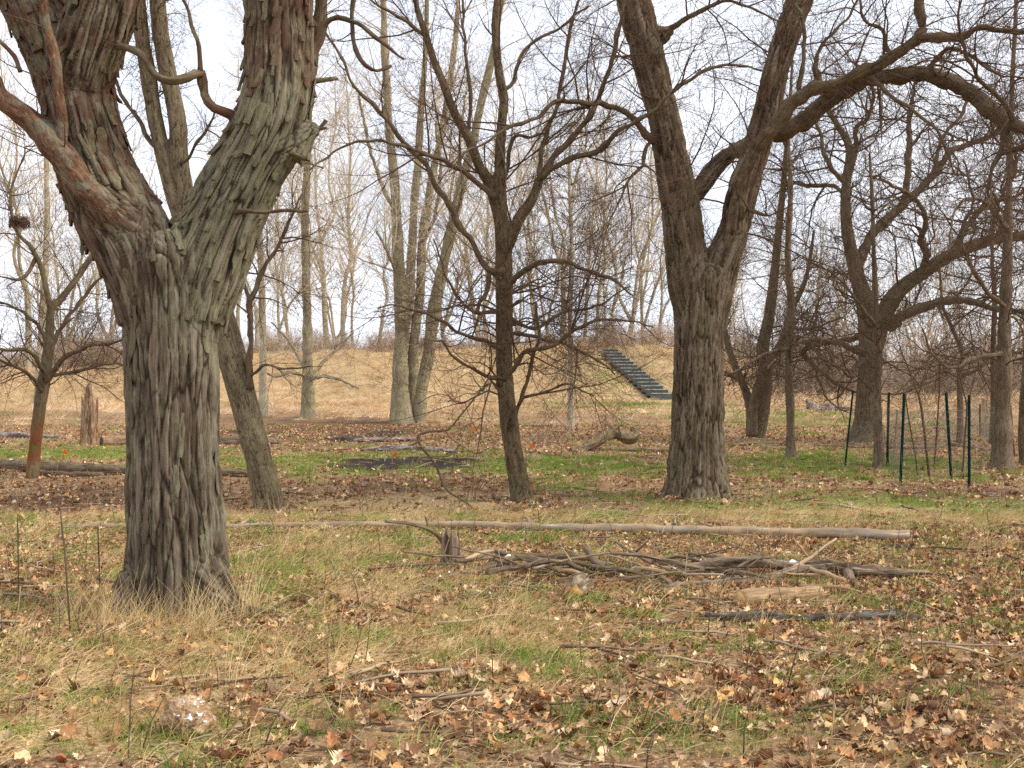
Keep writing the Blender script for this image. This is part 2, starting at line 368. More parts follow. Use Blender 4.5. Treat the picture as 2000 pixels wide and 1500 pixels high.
# ------------------------------------------------------------------ trees
def px_limb(Y, spec, step=.06, seed=None):
    """spec: (px, py, width_px[, dY]) -> dense path and radii at depth Y"""
    P = np.array([up(s[0], s[1], Y + (s[3] if len(s) > 3 else 0)) for s in spec])
    R = np.array([s[2] / 2 / F * (Y + (s[3] if len(s) > 3 else 0)) for s in spec])
    return catmull(P, R, step)
def wobble(P, R, amp, sc, o):
    w = np.stack([pn(P * sc + o), pn(P * sc + o + 31), pn(P * sc + o + 77)], 1)
    f = np.minimum(1, np.linspace(0, 6, len(P)))[:, None]
    return P + w * amp * f, R * (1 + .35 * pn(P * sc * 2.3 + o + 5))

def remesh_trunk(name, limbs, voxel, mat, bark, base_r, flare=.35, lobes=6, seed=0., pale_ids=(), fresh_ids=()):
    """several tapering limbs fused into one continuous bark-covered trunk"""
    fs, Vs, o = [], [], 0
    SP, ST, SN, SB, SS, SR, SI = [], [], [], [], [], [], []
    zb = limbs[0][0][0][2]
    for li, (P, R) in enumerate(limbs):
        V, q, caps, bk = tubes(P[None], R[None], 18, True)
        Vs.append(V); fs.append(q + o); fs += [cc + o for cc in caps]; o += len(V)
        T, N, B = frames(P[None])
        SP.append(P); ST.append(T[0]); SN.append(N[0]); SB.append(B[0]); SR.append(R)
        SS.append(np.concatenate([[0], np.cumsum(np.linalg.norm(np.diff(P, axis=0), axis=1))]) + 0.0); SI.append(np.full(len(P), li))
    me = mesh_np(name + '_tmp', np.vstack(Vs), fs)
    ob = bpy.data.objects.new(name + '_tmp', me); COL.objects.link(ob)
    r = ob.modifiers.new('r', 'REMESH'); r.mode = 'VOXEL'; r.voxel_size = voxel
    s = ob.modifiers.new('s', 'SMOOTH'); s.iterations = int(max(8, .1 / voxel * 1.4)); s.factor = .5
    dg = bpy.context.evaluated_depsgraph_get(); dg.update()
    em = ob.evaluated_get(dg).to_mesh()
    n = len(em.vertices); V = np.empty(n * 3, np.float32); em.vertices.foreach_get('co', V); V = V.reshape(-1, 3).astype(float)
    Nn = np.empty(n * 3, np.float32); em.vertices.foreach_get('normal', Nn); Nn = Nn.reshape(-1, 3).astype(float)
    npoly = len(em.polygons); L = np.empty(len(em.loops), np.int32); em.loops.foreach_get('vertex_index', L)
    tot = np.empty(npoly, np.int32); em.polygons.foreach_get('loop_total', tot)
    faces = [L.reshape(-1, 4)] if (tot == 4).all() else [np.array([list(p.vertices) for p in em.polygons if len(p.vertices) == kk]) for kk in (3, 4)]
    ob.evaluated_get(dg).to_mesh_clear(); bpy.data.objects.remove(ob); bpy.data.meshes.remove(me)
    SP, ST, SN, SB, SS, SR, SI = [np.concatenate(a) for a in (SP, ST, SN, SB, SS, SR, SI)]
    nl = len(limbs); dist = np.full((n, nl), 9e9); best = np.zeros((n, nl), int)
    for c0 in range(0, n, 20000):
        v = V[c0:c0 + 20000]
        d = (np.linalg.norm(v[:, None] - SP[None], axis=2) / SR[None] ** .9)
        for li in range(nl):
            k = np.where(SI == li)[0]; j = d[:, k].argmin(1); best[c0:c0 + 20000, li] = k[j]; dist[c0:c0 + 20000, li] = d[np.arange(len(v)), k[j]]
    od = np.argsort(dist, 1); i0 = best[np.arange(n), od[:, 0]]
    def local(i, li):
        D = V - SP[i]; s_ = (D * ST[i]).sum(1)
        return np.stack([(D * SN[i]).sum(1), (D * SB[i]).sum(1), SS[i] + s_ + seed], 1)
    def height(bk):
        return bark(bk)
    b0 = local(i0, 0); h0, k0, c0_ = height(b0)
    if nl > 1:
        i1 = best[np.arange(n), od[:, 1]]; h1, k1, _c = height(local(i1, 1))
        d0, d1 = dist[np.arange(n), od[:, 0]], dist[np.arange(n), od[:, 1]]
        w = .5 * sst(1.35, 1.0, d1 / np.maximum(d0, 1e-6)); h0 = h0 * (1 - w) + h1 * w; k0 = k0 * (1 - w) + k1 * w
    def soft(ids):                                                # 0..1, fading across the joint between two limbs
        if nl < 2: return np.zeros(n)
        w2 = .5 * sst(2.2, 1.0, dist[np.arange(n), od[:, 1]] / np.maximum(dist[np.arange(n), od[:, 0]], 1e-6))
        return np.isin(od[:, 0], ids) * (1 - w2) + np.isin(od[:, 1], ids) * w2
    amp = np.minimum(1, SR[i0] / (base_r * .6))
    h = h0 * (.35 + .65 * amp)
    # organic cross-section and root flare
    h = h + SR[i0] * .10 * pn(V * (1.1 / max(base_r * 2, .1)) * .7 + seed + 3) + SR[i0] * .05 * pn(V * 5 + seed)
    ang = np.arctan2(b0[:, 1], b0[:, 0]); zz = np.clip(V[:, 2] - zb, 0, None)
    lob = .55 + .6 * np.cos(lobes * ang + 2 * np.sin(ang * 2 + seed) + seed)
    h = h + base_r * flare * np.exp(-zz / (base_r * .55)) * np.clip(lob, 0, 2)
    h = h + base_r * .06 * np.clip(np.cos(lobes * ang + 2 * np.sin(ang * 2 + seed) + seed), -1, 1) * np.exp(-zz / (base_r * 3.))
    Nh = Nn.copy(); Nh[:, 2] *= np.where(zz < base_r, .2, 1); Nh = norm(Nh)
    V2 = V + Nh * h[:, None]
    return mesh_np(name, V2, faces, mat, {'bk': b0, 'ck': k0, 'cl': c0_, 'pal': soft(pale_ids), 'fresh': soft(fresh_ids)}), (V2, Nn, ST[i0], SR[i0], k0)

_jit = np.random.default_rng(6).random((256, 4))
def worley(q):
    """nearest two cell centres: F1, F2, offset from the nearest centre, random number of the cell"""
    c = np.floor(q).astype(int); n = len(q); F1 = np.full(n, 9.); F2 = np.full(n, 9.); off = np.zeros((n, 3)); rid = np.zeros(n)
    for dx in (-1, 0, 1):
        for dy in (-1, 0, 1):
            for dz in (-1, 0, 1):
                cc_ = c + (dx, dy, dz); h = _perm[_perm[_perm[cc_[:, 0] & 255] + (cc_[:, 1] & 255)] + (cc_[:, 2] & 255)]
                j = _jit[h]; v = q - (cc_ + .08 + .84 * j[:, :3]); d = np.sqrt((v * v).sum(1)); m1 = d < F1
                F2 = np.where(m1, F1, np.minimum(F2, d)); off[m1] = v[m1]; rid = np.where(m1, j[:, 3], rid); F1 = np.where(m1, d, F1)
    return F1, F2, off, rid
def plates_h(bk, f, asp, crack, wa):
    w = np.stack([pn(bk * [6, 6, 1.6]), pn(bk * [6, 6, 1.6] + 40), .35 * pn(bk * [12, 12, 2] + 80)], 1) * wa + np.stack([pn(bk * [30, 30, 7]), pn(bk * [30, 30, 7] + 40), .3 * pn(bk * [40, 40, 12] + 80)], 1) * wa * .4
    F1, F2, off, rid = worley(bk * np.array([f, f, f * asp]) + w)
    return np.clip((F2 - F1) / crack, 0, 1), off, rid
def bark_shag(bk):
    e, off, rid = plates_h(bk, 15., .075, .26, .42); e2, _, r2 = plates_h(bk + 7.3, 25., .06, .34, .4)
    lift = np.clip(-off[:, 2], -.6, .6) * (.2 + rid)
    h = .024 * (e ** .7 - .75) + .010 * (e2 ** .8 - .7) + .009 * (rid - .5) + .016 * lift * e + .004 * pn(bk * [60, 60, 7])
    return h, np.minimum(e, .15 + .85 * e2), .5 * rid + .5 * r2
def bark_ridge(bk):
    e, off, rid = plates_h(bk, 13., .10, .30, .6); e2, _, r2 = plates_h(bk + 7.3, 27., .14, .3, .5)
    h = .036 * (e ** .7 - .7) + .009 * (e2 - .7) * e + .008 * (rid - .5) + .010 * pn(bk * [4, 4, 1.2] + 9)
    return h, np.minimum(e, .5 + .5 * e2), .6 * rid + .4 * r2
def bark_fine(bk):
    q = bk * np.array([26., 26., 4.]); w = np.stack([pn(bk * 4), pn(bk * 4 + 40), pn(bk * 3 + 80)], 1)
    ck = np.clip(np.abs(pn(q + w)) / .2, 0, 1)
    return .010 * (ck - .7) + .008 * pn(bk * [5, 5, 2] + 3), ck, .5 + .6 * pn(bk * [18, 18, 2])

def grow(par, n, L, ang, wig, upw, rcap, M, t0=.15, t1=1., taper=.85, rr=.6, rmin=.0015, zmin=None, wpow=1.):
    """n children spread over parents; par: (P (n,K,3), R (n,K))"""
    P, R = par; npar, K = R.shape
    ln = np.linalg.norm(np.diff(P, axis=1), axis=2).sum(1) ** wpow
    pi = rng.choice(npar, n, p=ln / ln.sum()); t = t0 + (t1 - t0) * rng.random(n)
    f = t * (K - 1); i = np.minimum(f.astype(int), K - 2); f = (f - i)[:, None]
    p0 = P[pi, i] * (1 - f) + P[pi, i + 1] * f; T = norm(P[pi, i + 1] - P[pi, i]); r = R[pi, i] * (1 - f[:, 0]) + R[pi, i + 1] * f[:, 0]
    if zmin is not None:
        k = p0[:, 2] > zmin; p0, T, r, t, pi = p0[k], T[k], r[k], t[k], pi[k]; n = len(p0)
    rd = rng.normal(size=(n, 3)); pr = norm(rd - (rd * T).sum(1, keepdims=True) * T)
    a = np.radians(ang[0] + (ang[1] - ang[0]) * rng.random(n))[:, None]
    d = np.cos(a) * T + np.sin(a) * pr
    ln = L * (.45 + .9 * rng.random(n)) * (1.1 - .45 * t)
    st = (ln / (M - 1))[:, None]; pts = [p0]; p = p0
    bend = rng.normal(size=(n, 3)) * wig * .4
    for j in range(M - 1):
        d = norm(d + wig * rng.normal(size=(n, 3)) + bend + np.array([0, 0, upw])); p = p + d * st; pts.append(p)
    r0 = np.minimum(np.minimum(r * rr, rcap), ln * .03 + rmin)
    s = np.linspace(0, 1, M)[None]
    return np.stack(pts, 1), np.maximum(r0[:, None] * (1 - taper * s), rmin)
def cat(*a):
    """join branch sets with different point counts"""
    K = max(x[1].shape[1] for x in a); Ps, Rs = [], []
    for P, R in a:
        m_ = R.shape[1]
        if m_ != K:
            f = np.linspace(0, m_ - 1, K); i = np.minimum(f.astype(int), m_ - 2); w = (f - i)
            P = P[:, i] * (1 - w)[None, :, None] + P[:, i + 1] * w[None, :, None]; R = R[:, i] * (1 - w) + R[:, i + 1] * w
        Ps.append(P); Rs.append(R)
    return np.concatenate(Ps), np.concatenate(Rs)
def as_par(lst, K=20):
    a = [resample(P, R, K) for P, R in lst]; return np.stack([x[0] for x in a]), np.stack([x[1] for x in a])

def log_mesh(name, P, R, mat, k=14, rough=.12, jag=0.):
    V, q, caps, bk = tubes(P[None], R[None], k, False); M = len(P); Rv = np.repeat(R, k)
    C = np.repeat(P, k, 0); D = norm(V - C); V = V + D * (Rv * (rough * 1.2 * pn(V * (.9 / max(R.mean(), .02))) - rough * 1.6 * np.clip(1 - np.abs(pn(bk * np.array([14, 14, 1.2]) / max(R.mean() * 9, .2))) / .22, 0, 1) + rough * .6 * pn(V * (3. / max(R.mean(), .02)))))[:, None]
    ax0 = norm(P[1] - P[0]); ax1 = norm(P[-1] - P[-2])
    if jag:
        V[:k] += ax0 * (jag * R[0] * rng.normal(size=(k, 1))); V[-k:] += ax1 * (jag * R[-1] * rng.normal(size=(k, 1)))
    V = np.vstack([V, V[:k].mean(0), V[-k:].mean(0)]); bk = np.vstack([bk, bk[:1], bk[-1:]]); a, b_ = len(V) - 2, len(V) - 1
    t0 = np.array([[a, (j + 1) % k, j] for j in range(k)]); t1 = np.array([[b_, (M - 1) * k + j, (M - 1) * k + (j + 1) % k] for j in range(k)])
    return mesh_np(name, V, [q, t0, t1], mat, {'bk': bk}), (V[:k], ax0), (V[M * k - k:M * k], ax1)
def make_tree(name, label, Y, trunk, limbs=(), mat=M_MID, twig=M_TWIG, voxel=None, bark=bark_fine, levels=(), zmin=2.0, cat_='tree', group=None, flare=.35, lobes=6, wob=(.0, 1.), rmin=.0016, trunk_par=True, limb_mat=None, pale_ids=(), fresh_ids=()):
    tl = [px_limb(Y, s) for s in trunk]
    if wob[0]: tl = [wobble(P, R, wob[0], wob[1], i * 13. + Y) for i, (P, R) in enumerate(tl)]
    ll = [wobble(*wobble(*px_limb(Y, s, .045), .05, 2.2, i * 7. + Y * 3), .045, 4.5, i * 5. + Y) for i, s in enumerate(limbs)]
    b = tl[0][0][0]; zg = g1(b[0], b[1])
    P0, R0 = tl[0]; shift = zg - .08 - P0[0][2]
    if abs(shift) < 1.0:                                         # sink the foot a little into the soil
        P0 = np.vstack([[P0[0][0], P0[0][1], zg - .10], P0[P0[:, 2] > zg - .05]]); R0 = np.concatenate([[R0[0]], R0[len(R0) - len(P0) + 1:]]); tl[0] = (P0, R0)
    root = thing(name, label, cat_, (float(b[0]), float(b[1]), zg), group)
    info = None
    if voxel:
        me, info = remesh_trunk('trunk', tl, voxel, mat, bark, tl[0][1][0], flare, lobes, Y * 3.1, pale_ids, fresh_ids)
    else:
        gr = []
        for i, (P, R) in enumerate(tl):
            R = R * (1 + .08 * pn(P * 3 + i))
            if i == 0: R = R * (1 + flare * np.exp(-np.clip(P[:, 2] - zg, 0, None) / (R[0] * 1.2)))
            gr.append((P[None], R[None], 12, True))
        me = tube_mesh('trunk', gr, mat)
        V = np.empty(len(me.vertices) * 3, np.float32); me.vertices.foreach_get('co', V); V = V.reshape(-1, 3)
        cen = V * 1.0; me.vertices.foreach_set('co', (V + .06 * tl[0][1][0] * np.stack([pn(V * 7), pn(V * 7 + 9), pn(V * 4 + 5) * .3], 1)).astype(np.float32).ravel())
    tr = child('trunk', me, root)
    for P, R in ll:
        child('limb', log_mesh('limb', P, R, limb_mat or (M_DARK if mat in (M_MID, M_VEE, M_STRIP) else mat), 14 if R.max() > .05 else 8, .16 if R.max() > .05 else .08)[0], root)
    main = as_par(tl + ll) if trunk_par else as_par(ll)
    groups = []; pars = [main]
    for li, lv in enumerate(levels):
        n, L, ang, wig, upw, rcap, M, k = lv[:8]; o = lv[8] if len(lv) > 8 else {}
        zm = zmin if li == 0 else min(zmin, 1.5)
        src = cat(*pars[-2:]) if li > 1 else pars[-1] if li == 0 else cat(pars[0], pars[1])
        br = grow(src, n, L, ang, wig, upw, rcap, M, zmin=zm if li < 2 else None, rmin=rmin, **o)
        groups.append((br[0], br[1], k, False)); pars.append(br)
    if groups: child('crown', tube_mesh('crown', groups, twig), root)
    return root, tr, info, tl

# --- the big shaggy tree
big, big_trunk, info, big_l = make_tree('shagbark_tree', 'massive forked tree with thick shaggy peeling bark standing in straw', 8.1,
    [[(348, 1205, 195.8), (346, 1100, 191.0), (343, 1000, 183.4), (340, 900, 175.7), (338, 760, 173.8), (338, 660, 179.5), (338, 580, 187.2), (334, 520, 191.0), (320, 470, 162.3)],
     [(310, 620, 150), (282, 520, 165), (235, 430, 160), (190, 335, 146), (160, 230, 140), (140, 150, 146, .05), (88, 50, 128, .1), (25, -70, 118, .2), (-20, -150, 108, .3)],
     [(150, 230, 110, .05), (160, 140, 130, -.05), (192, 40, 136, -.1), (216, -60, 126, -.1), (228, -150, 116, -.1)],
     [(370, 620, 150), (395, 530, 165), (432, 440, 156), (474, 352, 146), (518, 268, 146), (540, 190, 138), (545, 100, 127), (543, 0, 124), (538, -120, 118), (535, -170, 112)],
     [(560, 290, 90), (602, 256, 46), (625, 256, 14)],
     [(305, 530, 120, 0), (268, 462, 104, -.08), (222, 420, 80, -.2), (186, 384, 60, -.3)],
     [(395, 1120, 90, -.1), (432, 1170, 60, -.16), (478, 1206, 36, -.2), (560, 1222, 16, -.25)], [(275, 1130, 80, -.1), (250, 1190, 44, -.2), (225, 1220, 20, -.25)]],
    [[(285, 490, 60, .1), (245, 440, 54, -.16), (205, 408, 54, -.3), (155, 350, 56, -.36), (108, 285, 56, -.36), (60, 245, 50, -.36), (0, 192, 52, -.4), (-90, 110, 46, -.5), (-200, 40, 36, -.7)],
     [(118, 290, 30, -.36), (118, 235, 26, -.38), (106, 150, 24, -.42), (100, 85, 26, -.45), (84, 0, 18, -.5), (70, -120, 14, -.5)],
     [(470, 238, 30, -.1), (447, 220, 22, -.15), (416, 206, 20, -.2), (396, 180, 19, -.2), (391, 142, 20, -.25), (364, 156, 18, -.3), (333, 164, 19, -.3), (305, 152, 17, -.3), (277, 118, 16, -.3), (250, 100, 14, -.25), (226, 99, 14, -.1), (205, 104, 12, 0)],
     [(391, 145, 12, -.25), (386, 80, 9, -.3), (368, 25, 8, -.3), (352, -20, 7, -.3)],
     [(455, 418, 12, -.2), (500, 413, 10, -.3), (560, 411, 8, -.4), (612, 408, 6, -.45)],
     [(590, 158, 14, .05), (625, 153, 9, .05), (660, 153, 5, .05)],
     [(600, 255, 10, 0), (640, 256, 5, 0)],
     [(585, 190, 30, .2), (602, 150, 27, .25), (612, 90, 28, .3), (622, 20, 30, .3), (634, -80, 30, .35), (650, -220, 26, .4)],
     [(608, 75, 15, .28), (650, 43, 11, .3), (700, 45, 10, .3), (742, 80, 8, .3), (786, 113, 5, .3)],
     [(690, -60, 12, .3), (686, 0, 10, .3), (688, 70, 9, .3), (705, 115, 9, .3), (735, 142, 8, .3), (764, 126, 7, .3)],
     [(40, 140, 10, -.4), (20, 105, 9, -.4), (-20, 60, 7, -.4)]],
    pale_ids=(3, 4), fresh_ids=(1, 2), limb_mat=M_PLATE, mat=M_SHAG, voxel=.0098, bark=bark_shag, flare=.20, lobes=5, zmin=2.9, rmin=.0012,
    levels=[(60, .7, (30, 80), .16, .05, .006, 7, 4, dict(t0=.3)), (160, .3, (30, 70), .15, .02, .003, 5, 3)])
# the dead front limb shows raw orange wood
for o in big.children:
    if o.name.startswith('limb') and o.data.vertices[0].co.x < up(290, 0, 8.1)[0] and o.data.vertices[0].co.z < 3.6 and len(o.data.vertices) > 60:
        o.data.materials.clear(); o.data.materials.append(M_RAW); o['label'] = 'orange-brown limb with raw split bark'
# peeling plates of bark, each a piece of its own
def plate_mesh(j):
    r = np.random.default_rng(100 + j); nu, nv = 4, 8; V = []; 
    e = .5 + .5 * np.sin(np.linspace(.25, math.pi - .25, nv)); e = e * (1 + .22 * r.normal(size=nv)); sh = np.cumsum(r.normal(size=nv)) * .06
    for lay in (0, 1):
        for v in range(nv):
            s = v / (nv - 1) - .5
            for u in range(nu):
                a = (u / (nu - 1) - .5) * 2 * (e[v] + .12 * r.normal() * (u in (0, 3)))
                lift = .55 * max(0, -s * 2 - .15) ** 1.6 + .35 * max(0, s * 2 - .4) ** 1.6
                z = lift - .10 * a * a - (.22 if lay == 0 else 0) + .05 * r.normal()
                V.append((a * .5 + sh[v], s, z))
    idx = np.arange(2 * nu * nv).reshape(2, nv, nu); q = []
    for v in range(nv - 1):
        for u in range(nu - 1):
            q.append([idx[1, v, u], idx[1, v, u + 1], idx[1, v + 1, u + 1], idx[1, v + 1, u]])
            q.append([idx[0, v, u], idx[0, v + 1, u], idx[0, v + 1, u + 1], idx[0, v, u + 1]])
        q.append([idx[0, v, 0], idx[1, v, 0], idx[1, v + 1, 0], idx[0, v + 1, 0]]); q.append([idx[0, v, nu - 1], idx[0, v + 1, nu - 1], idx[1, v + 1, nu - 1], idx[1, v, nu - 1]])
    for u in range(nu - 1):
        q.append([idx[0, 0, u], idx[0, 0, u + 1], idx[1, 0, u + 1], idx[1, 0, u]]); q.append([idx[0, -1, u], idx[1, -1, u], idx[1, -1, u + 1], idx[0, -1, u + 1]])
    V = np.array(V); bk = np.stack([V[:, 0] * .1, V[:, 2] * .05, V[:, 1] * .35 + j], 1)
    return mesh_np('bark_plate', V, [np.array(q)], M_PLATE, {'bk': bk})
plates = [plate_mesh(j) for j in range(10)]
Vv, Nv, Tv, Rv, Kv = info
M_PLATEP = bark_mat('lichened_bark_plate', srgb(92, 82, 66), srgb(128, 118, 96), srgb(150, 141, 118), srgb(138, 134, 104), (.35, .55), 24, .1, 1., .012)
plates_p = [pm.copy() for pm in plates]
for pm in plates_p: pm.materials.clear(); pm.materials.append(M_PLATEP)
cand = np.where((Vv[:, 2] > .35) & (Vv[:, 2] < 5.2) & (Kv > .6) & (Nv[:, 1] < .5))[0]
wt = np.where(Vv[cand, 2] > 2.6, 1.5, np.where(Vv[cand, 2] > 2.1, .6, .2)); wt = wt / wt.sum()
used = []
inv = Matrix.Translation(-Vector(big.matrix_world.translation))
for vi in rng.choice(cand, 900, replace=False, p=wt):
    p = Vv[vi]
    if any(abs(p[2] - q[2]) < .17 and np.linalg.norm(p - q) < .085 + .035 * (p[2] < 2) for q in used): continue
    used.append(p)
    N_ = Vector(Nv[vi]); T_ = Vector(Tv[vi]); T_ = (T_ - N_ * T_.dot(N_)).normalized(); X_ = T_.cross(N_).normalized()
    roll = random.gauss(0, .12); T2 = (T_ * math.cos(roll) + X_ * math.sin(roll)).normalized(); X_ = T2.cross(N_).normalized()
    ln, wd = random.uniform(.18, .42) * (1.0 if p[2] > 2 else 1.15), random.uniform(.03, .07)
    M4 = Matrix((X_ * wd, T2 * ln, N_ * (random.uniform(.035, .08) if p[2] > 1.9 else random.uniform(.02, .035)))).transposed().to_4x4(); M4.translation = Vector(p) + N_ * -.002
    o = bpy.data.objects.new('bark_plate', (plates_p if p[0] > up(350, 0, 8.1)[0] and p[2] < 3.6 else plates)[random.randrange(10)]); COL.objects.link(o); o.parent = big_trunk
    o.matrix_basis = M4
    if len(used) >= 280: break
# trunk sits at the world origin inside its parent's inverse; plates inherit it

# --- leaning tree behind it
make_tree('leaning_tree', 'leaning grey-brown trunk behind the shaggy tree, forking into two bare stems', 14.9,
    [[(526, 990, 60), (518, 950, 54), (491, 840, 51), (466, 745, 54), (445, 670, 58), (415, 570, 56), (382, 480, 54), (357, 420, 54)],
     [(366, 450, 40), (342, 385, 36), (325, 325, 32), (305, 245, 30), (290, 150, 30), (278, 80, 29), (270, 0, 28), (262, -100, 26), (252, -300, 20, .3)],
     [(360, 440, 40), (358, 370, 38), (351, 315, 36), (347, 240, 34), (334, 170, 32), (320, 105, 32), (311, 40, 32), (304, -60, 30), (300, -300, 24, -.3)]],
    [[(318, 290, 12), (300, 285, 10), (272, 245, 9), (248, 210, 8), (230, 170, 7), (220, 100, 4)],
     [(487, 760, 16, -.1), (487, 700, 14, -.15), (489, 640, 13, -.2), (490, 590, 13, -.2), (512, 527, 10, -.2), (540, 485, 8, -.2), (560, 448, 7, -.2), (590, 380, 4, -.2)],
     [(490, 600, 9, -.2), (478, 545, 8, -.2), (482, 510, 7, -.2), (470, 470, 4, -.2)],
     [(350, 320, 8, -.1), (368, 305, 7, -.2), (400, 260, 6, -.4), (420, 200, 4, -.6)],
     [(486, 735, 8, -.1), (520, 715, 6, -.3), (560, 722, 5, -.5), (610, 715, 3, -.7)]],
    limb_mat=M_DARK, mat=M_LEAN, voxel=.019, bark=bark_fine, flare=.22, zmin=2.2,
    levels=[(60, 1.2, (35, 75), .14, .05, .012, 7, 4, dict(t0=.3)), (380, .7, (30, 75), .16, .03, .006, 5, 3), (2200, .38, (30, 70), .18, .02, .003, 4, 3), (1800, .2, (30, 70), .1, .02, .002, 3, 3)])

# --- centre tree
cr2 = random.Random(8); LOW = []
for i in range(20):                                               # low level boughs
    py = cr2.uniform(545, 770); sd = 1 if i % 2 else -1; L = cr2.uniform(110, 260) * (.75 if py > 720 else 1); dY = cr2.uniform(-1.6, 1.6); dr = cr2.uniform(-45, 30); k1, k2 = cr2.gauss(0, 9), cr2.gauss(0, 12); w0 = cr2.uniform(2.6, 4.2)
    LOW.append([(986, py + 14, w0 + 1.5, 0), (986 + sd * L * .25, py - 8 + k1, w0, dY * .25), (986 + sd * L * .5, py + dr * .4 + k2, w0 * .75, dY * .5), (986 + sd * L * .75, py + dr * .8 + k1, w0 * .5, dY * .8), (986 + sd * L, py + dr * 1.1 + k2, 2, dY)])
make_tree('spreading_tree', 'slender dark tree with upswept limbs and tangled low twigs, next to the forked trunk', 15.5,
    [[(1021, 984, 49.7), (1012, 930, 40.5), (1001, 870, 36.8), (990, 790, 35.0), (985, 720, 32.2), (985, 640, 34.0), (985, 560, 35.0), (983, 480, 33.1), (978, 416, 27.6), (976, 320, 23.0), (980, 243, 21.2), (984, 194, 20.2), (974, 139, 18.4), (967, 52, 16.6), (972, -20, 14.7), (968, -160, 11.0), (975, -320, 5.5)],
     [(978, 440, 22.1), (957, 364, 21.2), (936, 325, 20.2, -.1), (915, 270, 20.2, -.1), (888, 222, 18.4, -.15), (867, 166, 17.5, -.2), (846, 114, 16.6, -.2), (829, 59, 15.6, -.25), (815, 18, 13.8, -.3), (803, -60, 11.0, -.3), (790, -200, 5.5, -.4)],
     [(985, 500, 25.8), (999, 461, 24.8), (1016, 423, 23.0, .05), (1040, 388, 20.2, .1), (1054, 347, 18.4, .15)]],
    [[(1052, 355, 18, .15), (1085, 305, 14, .15), (1134, 253, 12, .2), (1161, 208, 11, .2), (1189, 139, 9, .3), (1207, 69, 8, .3), (1225, -20, 6, .4)],
     [(1052, 350, 15, .1), (1078, 329, 13, 0), (1113, 312, 13, -.1), (1168, 295, 12, -.3), (1210, 256, 11, -.5), (1241, 239, 10, -.6), (1279, 215, 8, -.7), (1332, 166, 8, -.8), (1392, 130, 7, -.8), (1430, 127, 6, -.8), (1490, 138, 4, -.8)],
     [(1054, 345, 12, .1), (1056, 300, 10, .1), (1078, 225, 9, .2), (1103, 139, 8, .3), (1113, 52, 7, .3), (1140, -20, 5, .3)],
     [(985, 530, 18, -.1), (962, 530, 14, -.2), (943, 513, 13, -.2), (901, 444, 13, -.3), (870, 392, 12, -.4), (822, 308, 11, -.5), (780, 263, 10, -.6), (742, 218, 9, -.6), (687, 159, 7, -.7), (652, 90, 6, -.7), (633, 55, 4, -.7)],
     [(966, 385, 12, -.1), (912, 340, 10, -.3), (856, 312, 9, -.6), (822, 295, 8, -.8), (756, 277, 7, -1.), (721, 276, 6, -1.1), (662, 291, 5, -1.3), (600, 336, 3, -1.5)],
     [(829, 70, 8, -.2), (800, 50, 8, -.4), (760, 20, 6, -.6), (715, -10, 5, -.7)],
     [(978, 400, 10, .1), (1000, 280, 8, .3), (1040, 270, 6, .4), (1062, 262, 4, .5)],
     [(975, 180, 10, .1), (1000, 160, 8, .2), (1020, 100, 7, .3), (1080, 60, 6, .4), (1150, 10, 4, .5)],
     [(915, 262, 9, -.1), (918, 180, 8, -.2), (908, 80, 6, -.3), (903, 0, 5, -.3), (900, -80, 3, -.3)],
     [(990, 575, 16, -.1), (998, 551, 14, -.2), (1042, 517, 12, -.5), (1093, 513, 11, -.8), (1144, 527, 9, -1.1), (1191, 544, 7, -1.3), (1240, 575, 4, -1.5)],
     [(985, 740, 12, -.1), (1001, 717, 11, -.3), (1028, 687, 10, -.5), (1076, 676, 8, -.7), (1130, 640, 7, -.9), (1200, 622, 5, -1.1), (1280, 640, 3, -1.3)],
     [(1000, 830, 12, -.1), (1011, 795, 10, -.15), (1027, 750, 9, -.2), (1042, 704, 8, -.3), (1052, 650, 7, -.4), (1048, 590, 4, -.5)],
     [(1012, 790, 7, -.2), (1030, 774, 6, -.4), (1076, 762, 5, -.7), (1110, 752, 5, -.8), (1160, 775, 3, -1.)],
     [(978, 680, 11, -.1), (960, 672, 9, -.3), (925, 660, 8, -.5), (889, 643, 7, -.7), (845, 619, 6, -.9), (790, 598, 4, -1.1), (740, 600, 3, -1.2)],
     [(985, 740, 9, -.1), (955, 733, 8, -.3), (925, 722, 7, -.5), (895, 705, 6, -.7), (870, 675, 5, -.8), (850, 665, 3, -1.)],
     [(978, 545, 12, -.1), (957, 534, 11, -.2), (950, 571, 9, -.3), (935, 588, 8, -.3), (930, 614, 5, -.3)],
     [(985, 610, 10, .1), (940, 610, 8, .5), (900, 590, 7, .8), (870, 540, 5, 1.0), (850, 470, 3, 1.2)],
     [(990, 620, 10, .1), (1040, 640, 8, .5), (1100, 610, 6, .9), (1160, 600, 5, 1.2), (1230, 560, 3, 1.4)],
     [(985, 650, 10, .1), (1030, 655, 8, .3), (1090, 668, 7, .4), (1150, 690, 6, .5), (1200, 730, 3, .6)]] + LOW,
    mat=M_MID, voxel=.026, bark=bark_fine, flare=.3, zmin=1.15,
    levels=[(130, 1.9, (30, 70), .08, .07, .013, 8, 4, dict(t0=.12)), (950, 1.1, (25, 65), .12, .03, .0062, 6, 3), (4400, .62, (30, 70), .16, .02, .0034, 4, 3), (6800, .32, (30, 70), .10, .01, .0023, 3, 3)])

